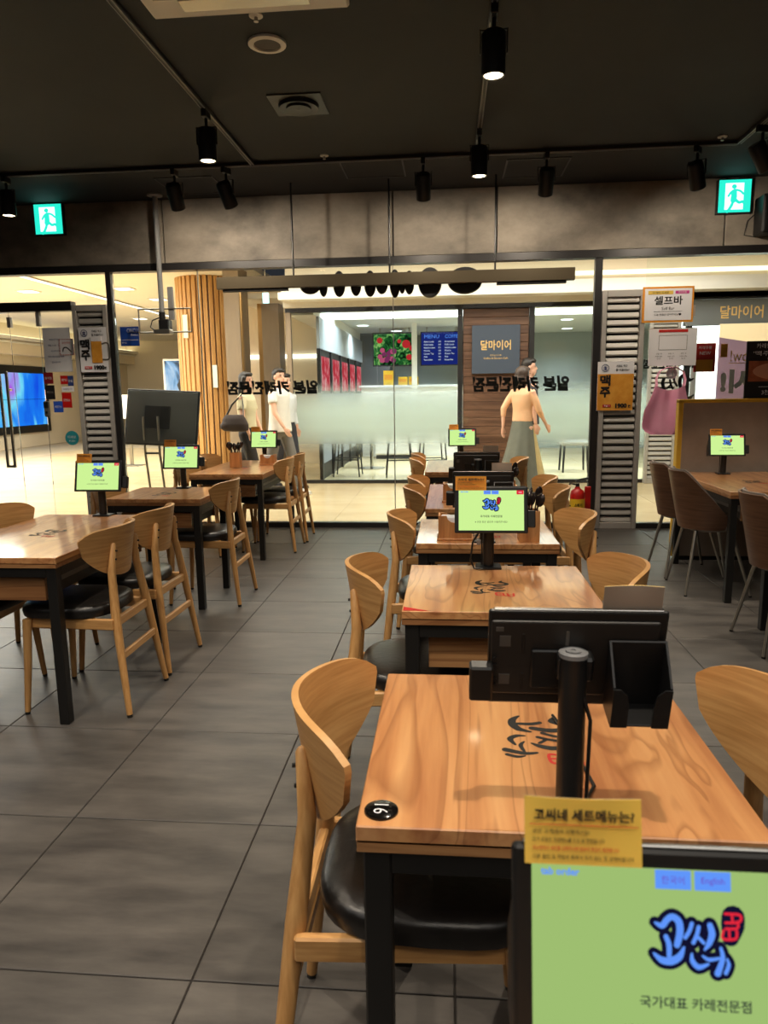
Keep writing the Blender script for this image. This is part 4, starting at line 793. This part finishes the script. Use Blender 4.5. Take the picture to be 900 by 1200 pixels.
tab = make_tablet('big bright tablet at the bottom right, nearest the camera, with a yellow card', (.166, .500, H), 0, True, 'card', True, lift=.004)
make_tablet('tablet on the 16 table, its black back and holder towards us', (.176, .985, H), PI, cardmat='card', lift=.02, off=-.008)
tq = make_tablet('tablet with the green screen standing behind the red-cornered table, centre', (.142, 2.515, H), 0)
for c_ in [k for c in tq.children if c.name.startswith('case') for k in c.children if k.name.startswith(('notice_card', 'card_back'))]: c_.scale = (1.3, 1, 1.05); c_.location.x = -.070
make_tablet('tablet seen from behind just past the centre green screen, lower of two black backs', (.150, 2.965, H), PI)
make_tablet('farther of the two black tablet backs behind the centre screen', (.160, 3.93, H), PI)
make_tablet('small green tablet on the farthest middle table before the glass', (.118, 6.56, H), 0)
make_tablet('green tablet at the far end of the long left table', (-1.815, 3.59, H), 0)
make_tablet('green tablet on the small middle table of the left row', (-1.79, 4.70, H), 0)
make_tablet('green tablet on the far left table before the couple', (-1.69, 6.50, H), 0)
make_tablet('green tablet on the right table in front of the partition', (2.0, 5.42, H), R(-4))
t = thing('power_cable', 'thin black cable lying across the near table beside the pole', 'cable', (.20, 1.05, H)); MB().tube([(.0, -.04, .004), (.03, .02, .004), (.022, .10, .004), (.012, .20, .004), (.0, .27, .004)], .0028, 8).build('cable', M['black'], t)
t = thing('power_cable', 'black power cable with a plug hanging by the centre tablet pole', 'cable', (.09, 2.48, H)); MB().tube([(.02, .0, .14), (-.005, -.005, .10), (-.012, -.008, .04), (.0, -.01, .008), (.03, -.012, .006)], .0035, 8).build('cable', M['black'], t); MB().box((.016, -.004, .10), (.014, .014, .018), .002).build('plug', M['grey'], t)

# ------------------------------------------------------------------ boxes with spoons, napkin boxes
SPOON = {}
for l_, a_, b_ in (('wooden spoon box on the third middle table right of the centre screen', 'in the box right of the centre green screen', 'spoons in the nearest box'), ('small wooden spoon box farther back on the fourth middle table', 'in the smaller box behind the centre screens', 'spoons in the second box'), ('wooden spoon box on the far left table before the woman', 'in the box on the far left table', 'spoons in the left box')): SPOON[l_] = (a_, b_)
def spoon_box(x, y, label, w_=.085, h=.13):
    t = thing('spoon_box', label, 'box', (x, y, H), 0, 'wooden spoon boxes'); th = .008
    for s in (-1, 1): MB().box((0, s * (w_ / 2 - th / 2), h / 2), (w_, th, h), .001).build('side_panel', M['boxwood'], t); MB().box((s * (w_ / 2 - th / 2), 0, h / 2), (th, w_ - 2 * th, h), .001).build('side_panel', M['boxwood'], t)
    MB().box((0, 0, .004), (w_ - 2 * th, w_ - 2 * th, .008)).build('bottom', M['boxwood'], t)
    for i in range(9):
        a = 2 * PI * i / 9; r_ = .026 if i else 0; bx_, by_ = r_ * .7 * math.cos(a), r_ * .7 * math.sin(a); ux, uy = .056 * math.cos(a) * (i > 0), .050 * math.sin(a) * (i > 0); zz = h + .045 + .02 * ((i * 7) % 4) / 3
        sp = thing('spoon', 'dark spoon ' + SPOON[label][0], 'spoon', (x, y, H), 0, SPOON[label][1])
        MB().tube([(bx_, by_, .012), (ux * .8, uy * .8, zz - .02)], [.004, .003], 6).build('handle', M['spoon'], sp); MB().ball((ux, uy, zz), (.021, .010, .030), 10, (.2 * math.sin(a), .25 * math.cos(a), a)).build('bowl', M['spoon'], sp, True)
    return t
M['spoon'] = mat('dark_spoon', srgb(60, 50, 46), .22, .6)
spoon_box(.335, 3.00, 'wooden spoon box on the third middle table right of the centre screen')
spoon_box(.330, 4.05, 'small wooden spoon box farther back on the fourth middle table')
spoon_box(-1.83, 6.05, 'wooden spoon box on the far left table before the woman')
def napkin_box(x, y, label, w_=.14, h=.105, d_=.09):
    t = thing('napkin_box', label, 'box', (x, y, H), 0, 'wooden napkin boxes'); th = .008
    out = [(-w_ / 2, 0, 0), (w_ / 2, 0, 0), (w_ / 2, 0, h), (.035, 0, h)] + [(.035 * math.cos(a), 0, h - .03 * math.sin(a)) for a in [PI * k / 6 for k in range(1, 6)]] + [(-.035, 0, h), (-w_ / 2, 0, h)]
    for s in (-1, 1): MB().poly([(p[0], s * d_ / 2 - th / 2, p[2]) for p in out], (0, th, 0)).build('face_panel', M['boxwood'], t); MB().box((s * (w_ / 2 - th / 2), 0, h / 2), (th, d_ - th - .002, h), .001).build('side_panel', M['boxwood'], t)
    MB().box((0, 0, .005), (w_ + .012, d_ + .02, .010), .002).build('base', M['boxwood'], t)
    q = tag(thing('napkin_stack', 'white napkins in the ' + label, 'napkins', (x, y, H), 0, 'napkin stacks')); MB().box((0, 0, .010 + h * .42), (w_ - .022, d_ - .022, h * .84), .004).build('napkins', M['paper'], q); return t
napkin_box(.028, 3.03, 'wooden napkin box left of the centre screen on the third table')
napkin_box(.03, 4.10, 'wooden napkin box on the fourth middle table', .12)
napkin_box(-1.60, 6.28, 'wooden napkin box on the far left table beside the small tablet', .13, .09)

# ------------------------------------------------------------------ oak chairs
def make_chair():
    t = thing('dining_chair', 'x', 'chair', (0, 0, 0), 0, 'oak chairs with black seats')
    def shell(u, v, s_):
        u = u * 2 - 1; a = abs(u)
        top = .79 - .012 * u * u - .030 * a ** 9; hgt = .205 * max(0, 1 - a ** 2.3) ** .55 + .012
        z = top - hgt * v; x = -.195 + .115 * a ** 1.9 - (z - .6) * .16; y = .222 * u * (1 - .06 * u * u)
        n = Vector((1, -1.0 * u, .16)).normalized()
        return Vector((x, y, z)) + n * s_ * .0065
    MB().grid(shell, 26, 8, 0).build('backrest', M['oak_h'], t, True)
    for s in (-1, 1):
        lg = MB().tube([(-.258, s * .195, .012), (-.232, s * .172, .22), (-.208, s * .150, .42), (-.189, s * .118, .60), (-.197, s * .103, .715), (-.198, s * .102, .722)], [.0125, .016, .0195, .0165, .012, .006], 10, side=(0, 1, 0)).build('leg', M['oak_z'], t, True)
        MB().cyl((-.259, s * .196, 0), (-.258, s * .195, .013), .0115, n=10).build('foot_cap', M['black'], lg)
        for z in (.655, .690): MB().cyl((-.211 - (z - .655) * .1, s * (.112 - (z - .655) * .12), z), (-.200 - (z - .655) * .1, s * (.110 - (z - .655) * .12), z), .0042, n=8).build('screw', M['black'], lg)
        lg = MB().tube([(.190, s * .192, .012), (.176, s * .180, .22), (.166, s * .172, .41)], [.0115, .0155, .0185], 10).build('leg', M['oak_z'], t, True)
        MB().cyl((.191, s * .193, 0), (.190, s * .192, .013), .0105, n=10).build('foot_cap', M['black'], lg)
        MB().box((-.022, s * .161, .392), (.37, .020, .046), .004, (0, 0, R(-3.2 * s))).build('side_rail', M['oak_x'], t)
    MB().box((.166, 0, .392), (.020, .33, .046), .004).build('front_rail', M['oak_y'], t); MB().box((-.208, 0, .395), (.020, .29, .04), .004).build('rear_rail', M['oak_y'], t)
    MB().box((-.231, 0, .255), (.016, .318, .034), .004).build('stretcher', M['oak_y'], t)
    b = MB(); rings = []
    for z, g in ((.416, .93), (.420, .985), (.440, 1.0), (.456, .985), (.465, .94), (.470, .80), (.473, .45), (.474, .02)):
        ring = []
        for k in range(32):
            a = 2 * PI * k / 32; ca, sa = math.cos(a), math.sin(a); e = 2 / 3.2
            px = (abs(ca) ** e) * (1 if ca > 0 else -1) * .205; py = (abs(sa) ** e) * (1 if sa > 0 else -1) * (.194 + .010 * ca)
            ring.append(b.bm.verts.new((.022 + px * g, py * g, z)))
        rings.append(ring)
    b._skin(rings); b.build('seat', M['leather'], t, True)
    return t
CH = [(-.053, 1.235, 0, 'oak chair at the left of the 16 table, nearest the camera'), (-.10, 2.245, 3, 'oak chair left of the red-cornered table'),
      (-.045, 3.18, 2, 'oak chair left of the third middle table'), (-.03, 4.09, 2, 'nearer oak chair left of the fourth middle table'), (-.032, 4.57, -2, 'farther oak chair left of the fourth middle table'),
      (-.09, 5.88, 0, 'nearer oak chair left of the farthest middle table'), (-.10, 6.35, 2, 'farther oak chair left of the farthest middle table'),
      (.405, 1.235, 180, 'oak chair back at the right edge beside the 16 table'), (.392, 2.25, 184, 'oak chair right of the red-cornered table, behind the grey card'),
      (.42, 3.19, 186, 'oak chair right of the third middle table, in front of the extinguisher'), (.455, 4.09, 182, 'oak chair right of the fourth middle table, behind the nearer spoon box'),
      (.455, 4.56, 182, 'second oak chair right of the fourth middle table'), (.42, 5.9, 180, 'oak chair at the right of the farthest middle table'),
      (-1.58, 2.90, 180, 'nearest aisle chair of the long left table'), (-1.58, 3.36, 178, 'second aisle chair of the long left table'), (-1.57, 4.47, 180, 'aisle chair of the small left table'),
      (-1.54, 6.0, 180, 'nearer aisle chair of the far left table'), (-1.53, 6.43, 182, 'farther aisle chair of the far left table, next to the glass'),
      (-2.12, 2.92, 0, 'far side oak chair of the long left table, at the left edge'), (-2.08, 3.36, 0, 'second far side oak chair of the long left table, top rail showing'),
      (-2.07, 4.46, 2, 'oak chair on the far side of the small left table'), (-2.05, 5.82, -2, 'nearer oak chair on the far side of the far left table'), (-2.02, 6.34, 0, 'farther oak chair on the far side of the far left table')]
ch = make_chair()
for i, (x, y, a, lab) in enumerate(CH):
    if i: dup(ch, (x, y, 0), R(a), lab)
ch.location = (CH[0][0], CH[0][1], 0); ch.rotation_euler = (0, 0, R(CH[0][2])); ch['label'] = CH[0][3]
# veneer shell chairs at right
def make_shell_chair():
    t = thing('shell_chair', 'x', 'chair', (0, 0, 0), 0, 'walnut shell chairs')
    def sh(off):
        def fn(u, v, s_):
            u = (u * 2 - 1); a = abs(u); ang = u * R(112); top = .80 if a < .34 else .80 - .30 * ((a - .34) / .66) ** 1.15
            z = top + (.425 - top) * v; k = 1 - v; r_ = .172 + .05 * k + (.0 if s_ > 0 else -.012)+ off
            return Vector((-.0 - r_ * math.cos(ang) - .03 * k * (1 - a * .6), r_ * 1.02 * math.sin(ang), z))
        return fn
    MB().grid(sh(0), 30, 10, 0).build('shell', M['shellwood'], t, True)
    def inner(u, v, s_): return sh(-.0185 if s_ > 0 else -.026)(.02 + u * .96, .0 + v * .85, 1) + Vector((0, 0, .010 if v == 0 else 0))
    MB().grid(inner, 30, 8, 0).build('back_pad', M['cush'], t, True)
    MB().loft([(.01, 0, .41, .15, .15), (.01, 0, .425, .175, .165), (.01, 0, .47, .180, .158), (.01, 0, .485, .15, .13), (.01, 0, .487, .02, .02)], 28).build('seat', M['cush'], t, True)
    for a, b in ((-1, -1), (-1, 1), (1, -1), (1, 1)):
        lg = MB().tube([(a * .20 + .03, b * .205, .008), (a * .11 + .01, b * .12, .415)], [.0085, .0125], 10).build('leg', M['steel'], t, True); MB().cyl((a * .2005 + .03, b * .2055, 0), (a * .20 + .03, b * .205, .009), .0095, n=10).build('foot_cap', M['black'], lg)
    return t
sc0 = make_shell_chair()
SH = [(1.69, 4.82, 0, 'walnut shell chair in the middle at the right table, largest one fully in view'), (1.69, 5.28, 2, 'walnut shell chair farthest back, next to the partition end'), (1.72, 3.73, 0, 'walnut shell chair cut by the right edge of the picture')]
for i, (x, y, a, lab) in enumerate(SH):
    if i: dup(sc0, (x, y, 0), R(a), lab)
sc0.location = (SH[0][0], SH[0][1], 0); sc0['label'] = SH[0][3]

# ------------------------------------------------------------------ people in the corridor
def bake(mb, name, m, parent, voxel, smooth=4):
    """melt overlapping tubes into one continuous skin"""
    me = mb.mesh(name, m); o = bpy.data.objects.new('t', me); TS.collection.objects.link(o)
    r = o.modifiers.new('r', 'REMESH'); r.mode = 'VOXEL'; r.voxel_size = voxel; r.use_smooth_shade = True
    s = o.modifiers.new('s', 'SMOOTH'); s.factor = .5; s.iterations = smooth
    TS.view_layers[0].update(); out = bpy.data.meshes.new_from_object(o.evaluated_get(TS.view_layers[0].depsgraph))
    bpy.data.objects.remove(o); bpy.data.meshes.remove(me); out.name = name; out.materials.clear(); out.materials.append(m)
    return link(name, out, parent)
def person(label, loc, rz, h, top, topm, bottom, botm, legs, arms, hair='short', female=False, turn=0, shoe=None, sleeve=.55, hairm='hair', lean=0):
    """x forward, y to the person's left; legs = (swing, knee) left, right; arms = (swing, elbow, out) left, right"""
    t = thing('person', label, 'person', loc, rz); k = h / 1.72; V = Vector
    # joints of a 1.72 m figure
    hip = {1: V((0, .088, .90)), -1: V((0, -.088, .90))}; J = {}
    for s, (a, kn) in zip((1, -1), legs):
        kne = hip[s] + V((math.sin(a) * .43, 0, -math.cos(a) * .43)); an = kne + V((math.sin(a - kn) * .42, 0, -math.cos(a - kn) * .42)); J['k', s], J['a', s] = kne, an
    drop = min(J['a', 1].z, J['a', -1].z) - .075
    sh_w = .165 if female else .19
    for s, (a, e, o_) in zip((1, -1), arms):
        sh = V((lean, s * sh_w, 1.385)); el = sh + V((math.sin(a) * .27, s * (.03 + o_ * .27), -math.cos(a) * .27)); wr = el + V((math.sin(a + e) * .24, -s * o_ * .1, -math.cos(a + e) * .24))
        J['s', s], J['e', s], J['w', s] = sh, el, wr
    def fix(mb):
        for v in mb.bm.verts: v.co = (v.co - V((0, 0, drop))) * k
        return mb
    HZ = 1.585; cT, sT = math.cos(turn), math.sin(turn)
    def hd(x, y, z): return V((lean + .015 + x * cT - y * sT, x * sT + y * cT, HZ + z))
    b = MB()
    w = .90 if female else 1.0
    b.loft([(0, 0, .84, .07, .12), (0, 0, .92, .10, .155), (0, 0, 1.02, .088, .13 * w), (0, 0, 1.10, .085, .125 * w), (lean * .5, 0, 1.22, .10, .15 * w), (lean, 0, 1.33, .095, .165 * w), (lean, 0, 1.40, .065, .13 * w), (lean, 0, 1.44, .045, .06)], 20)
    b.tube([(lean, 0, 1.40), hd(-.012, 0, -.05)], [.058, .052], 12)
    b.ball(hd(-.012, 0, .025), (.088, .074, .098), 16, (0, 0, turn)); b.ball(hd(.018, 0, -.045), (.066, .058, .072), 14, (0, 0, turn)); b.ball(hd(.045, 0, -.085), (.028, .030, .024), 10)
    b.tube([hd(.078, 0, .012), hd(.094, 0, -.018), hd(.080, 0, -.026)], [.009, .014, .010], 8)
    b.ball(hd(.076, 0, -.055), (.012, .024, .009), 8, (0, 0, turn))
    for s in (1, -1):
        b.ball(hd(-.005, s * .076, -.005), (.018, .010, .030), 8, (0, 0, turn))
        b.tube([J['s', s], J['e', s]], [.046 * w, .036 * w], 12); b.tube([J['e', s], J['w', s]], [.036 * w, .023 * w], 12)
        b.tube([hip[s] + V((0, 0, .02)), J['k', s]], [.078, .052], 12); b.tube([J['k', s], (J['k', s] * .6 + J['a', s] * .4) - V((.012, 0, 0)), J['a', s]], [.050, .050, .034], 12)
        b.tube([J['a', s] + V((-.03, 0, -.035)), J['a', s] + V((.06, 0, -.045)), J['a', s] + V((.16, 0, -.058))], [.036, .036, .020], 10)
        d = (J['w', s] - J['e', s]).normalized(); q = V((d.z, 0, -d.x)).normalized() if abs(d.z) > .1 else V((0, 0, 1)); q = -q if q.x < 0 else q; p0 = J['w', s]
        b.tube([p0, p0 + d * .045, p0 + d * .085], [.022, .033, .030], 10, flat=.5, side=q)
        for f, (off, ln) in enumerate(((.026, .068), (.009, .078), (-.009, .072), (-.025, .056))):
            r_ = p0 + d * .078 + q * off; b.tube([r_, r_ + d * ln * .5 + q * .004, r_ + d * ln - V((0, s * .014, 0))], [.0095, .009, .007], 6)
        b.tube([p0 + d * .03 + q * .022, p0 + d * .065 + q * .048, p0 + d * .095 + q * .052], [.012, .010, .008], 6)
    bake(fix(b), 'body', M['skin'], t, .0085 * k)
    # face details
    e = MB()
    for s in (1, -1): e.ball(hd(.071, s * .030, .012), (.006, .010, .005), 8, (0, 0, turn)); e.box(hd(.074, s * .031, .030), (.008, .030, .006), .001, (0, 0, turn))
    tag(fix(e).build('eyes_and_brows', M['hair'], t), kind='stuff')
    e = MB(); e.ball(hd(.086, 0, -.055), (.004, .020, .004), 8, (0, 0, turn)); fix(e).build('lips', M['lips'], t)
    # hair
    hm = M[hairm]; b = MB(); b.ball(hd(-.028, 0, .045), (.086, .083, .088), 16, (0, 0, turn)); b.ball(hd(-.045, 0, .0), (.070, .080, .080), 14, (0, 0, turn)); b.ball(hd(.035, 0, .088), (.052, .066, .035), 12, (0, 0, turn))
    if hair == 'long':
        b.tube([hd(-.05, 0, .02), hd(-.075, 0, -.10), hd(-.085, 0, -.22), hd(-.09, .0, -.33)], [.080, .080, .075, .035], 12, flat=.6, side=(1, 0, 0) if False else (0, 1, 0))
        for s in (1, -1): b.tube([hd(.01, s * .072, .06), hd(.0, s * .084, -.03), hd(-.02, s * .085, -.14)], [.028, .026, .018], 8)
    if hair == 'bob':
        b.tube([hd(-.03, 0, .03), hd(-.045, 0, -.05), hd(-.055, 0, -.12), hd(-.06, 0, -.17)], [.092, .098, .086, .05], 14, flat=.95, side=(0, 1, 0)); b.ball(hd(-.03, 0, .03), (.10, .095, .105), 16)
    bake(fix(b), 'hair', hm, t, .010 * k, 3)
    # top
    b = MB(); z0 = .86 if top == 'loose' else .98; fl = .03 if top == 'loose' else 0
    b.loft([(0, 0, z0, .118 + fl, .168 * w + fl), (0, 0, z0 + .12, .110 + fl, .160 * w + fl * .6), (lean * .4, 0, 1.14, .112 + fl * .5, .155 * w + fl * .4), (lean * .7, 0, 1.24, .122, .172 * w), (lean, 0, 1.34, .116, .185 * w), (lean, 0, 1.405, .085, .15 * w), (lean, 0, 1.44, .062, .078)], 24)
    for s in (1, -1):
        sh, el, wr = J['s', s], J['e', s], J['w', s]
        if sleeve <= 1: b.tube([sh + V((0, -s * .03, .0)), sh + (el - sh) * .4 * sleeve * 2, sh + (el - sh) * sleeve], [.064 * w, .064 * w, .062 * w], 14)
        else: b.tube([sh + V((0, -s * .03, .0)), sh + (el - sh) * .5, el, el + (wr - el) * (sleeve - 1)], [.062 * w, .054 * w, .047 * w, .037 * w], 14)
    bake(fix(b), 'shirt', topm, t, .011 * k, 3)
    b = MB()
    if bottom == 'skirt':
        rings = []; n = 48
        for i in range(13):
            v = i / 12; z = 1.05 - v * .95; ring = []
            for j in range(n):
                a = 2 * PI * j / n; rr = .105 + .15 * v ** 1.1; pl = 1 + .10 * v * math.sin(a * 9 + v * 2) + .03 * v * math.sin(a * 4)
                ring.append(b.bm.verts.new((-.10 * v * v + rr * 1.02 * pl * math.cos(a), (rr + .035) * pl * math.sin(a), z)))
            rings.append(ring)
        b._skin(rings); fix(b).build('skirt', botm, t, True)
    else:
        b.loft([(0, 0, .80, .085, .14), (0, 0, .88, .112, .165), (0, 0, .96, .112, .160), (0, 0, 1.04, .10, .142 * w)], 20)
        g = 1.16 if bottom == 'wide' else 1.0
        for s in (1, -1): b.tube([hip[s] + V((0, 0, .02)), J['k', s], J['a', s] + V((0, 0, .02))], [.092, .072 * g, .062 * g * g], 16)
        bake(fix(b), 'trousers', botm, t, .012 * k, 3)
    for s in (1, -1):
        b = MB(); a = J['a', s]; b.tube([a + V((-.05, 0, -.035)), a + V((.02, 0, -.030)), a + V((.10, 0, -.048)), a + V((.185, 0, -.056))], [.038, .044, .040, .024], 12, flat=.95); b.box(a + V((.065, 0, -.068)), (.25, .078, .018), .008); fix(b).build('shoe', shoe or M['paper'], t, True)
    return t
M['lips'] = mat('lips', srgb(190, 110, 104), .5)
fab = lambda n, c: mottled(n, c, [x * .86 for x in c[:3]] + [1], (9, 9, 9), .85)
tee = fab('white_tee', srgb(226, 222, 214)); cream = fab('cream_blouse', srgb(214, 204, 170)); blk = fab('black_cotton', srgb(36, 34, 36)); gry = fab('grey_cotton', srgb(112, 108, 104))
peach = fab('peach_blouse', srgb(236, 186, 146)); skt = fab('grey_green_skirt', srgb(108, 110, 100)); bei = fab('beige_cotton', srgb(222, 202, 150)); dkt = fab('dark_shirt_cloth', srgb(66, 64, 68)); wht = fab('white_shirt_cloth', srgb(222, 226, 230)); nvy = fab('navy_cotton', srgb(46, 48, 58))
person('man in a white t-shirt and grey trousers walking beside the woman in cream', (-2.21, 9.35, .0), R(-18), 1.67, 'loose', tee, 'straight', gry, ((.30, .10), (-.25, .25)), ((-.25, .3, .05), (.25, .35, .05)), turn=R(-22), shoe=tee)
wo = person('woman in a cream top and black skirt carrying a dark brown shoulder bag', (-2.47, 8.72, 0), R(-8), 1.60, 'fitted', cream, 'wide', blk, ((-.22, .2), (.26, .1)), ((.1, .3, .05), (.12, .25, .08)), hair='long', female=True, turn=R(-10), shoe=blk, sleeve=.62)
q = thing('shoulder_bag', 'dark brown slouchy shoulder bag on the arm of the woman in cream', 'bag', (-2.545, 8.46, 0), R(-8)); b = MB(); b.loft([(0, 0, .885, .13, .05), (.005, 0, .90, .165, .07), (0, 0, .97, .172, .078), (-.01, 0, 1.04, .15, .06), (-.005, 0, 1.085, .115, .03)], 20); b.ball((-.10, -.02, .95), (.09, .06, .06), 12); bake(b, 'bag_body', fab('brown_leather', srgb(62, 50, 46)), q, .012)
MB().tube([(-.11, 0, 1.07), (-.05, .04, 1.2), (.055, .10, 1.32), (.09, .05, 1.2), (.11, 0, 1.07)], .011, 8, flat=.6).build('strap', M['leather'], q, True)
person('man in a pale shirt and dark trousers half hidden behind the white t-shirt man', (-2.28, 10.02, 0), R(-30), 1.60, 'fitted', wht, 'straight', nvy, ((.2, .1), (-.2, .2)), ((-.2, .5, .05), (.2, .4, .05)), shoe=blk, sleeve=1.8)
person('woman in a peach blouse and long grey green skirt walking to the right', (.93, 9.25, 0), R(42), 1.62, 'fitted', peach, 'skirt', skt, ((-.16, .12), (.2, .05)), ((-.55, .5, .06), (.30, .40, .08)), hair='bob', female=True, turn=R(-12), shoe=bei, sleeve=1.45, hairm='hairb')
person('man in a dark shirt and beige trousers walking behind the woman in peach', (1.06, 9.85, 0), R(12), 1.76, 'loose', dkt, 'wide', bei, ((.28, .05), (-.30, .25)), ((-.2, .4, .05), (.0, .15, .0)), turn=R(-15), shoe=bei, sleeve=.7)

bpy.data.scenes.remove(TS)
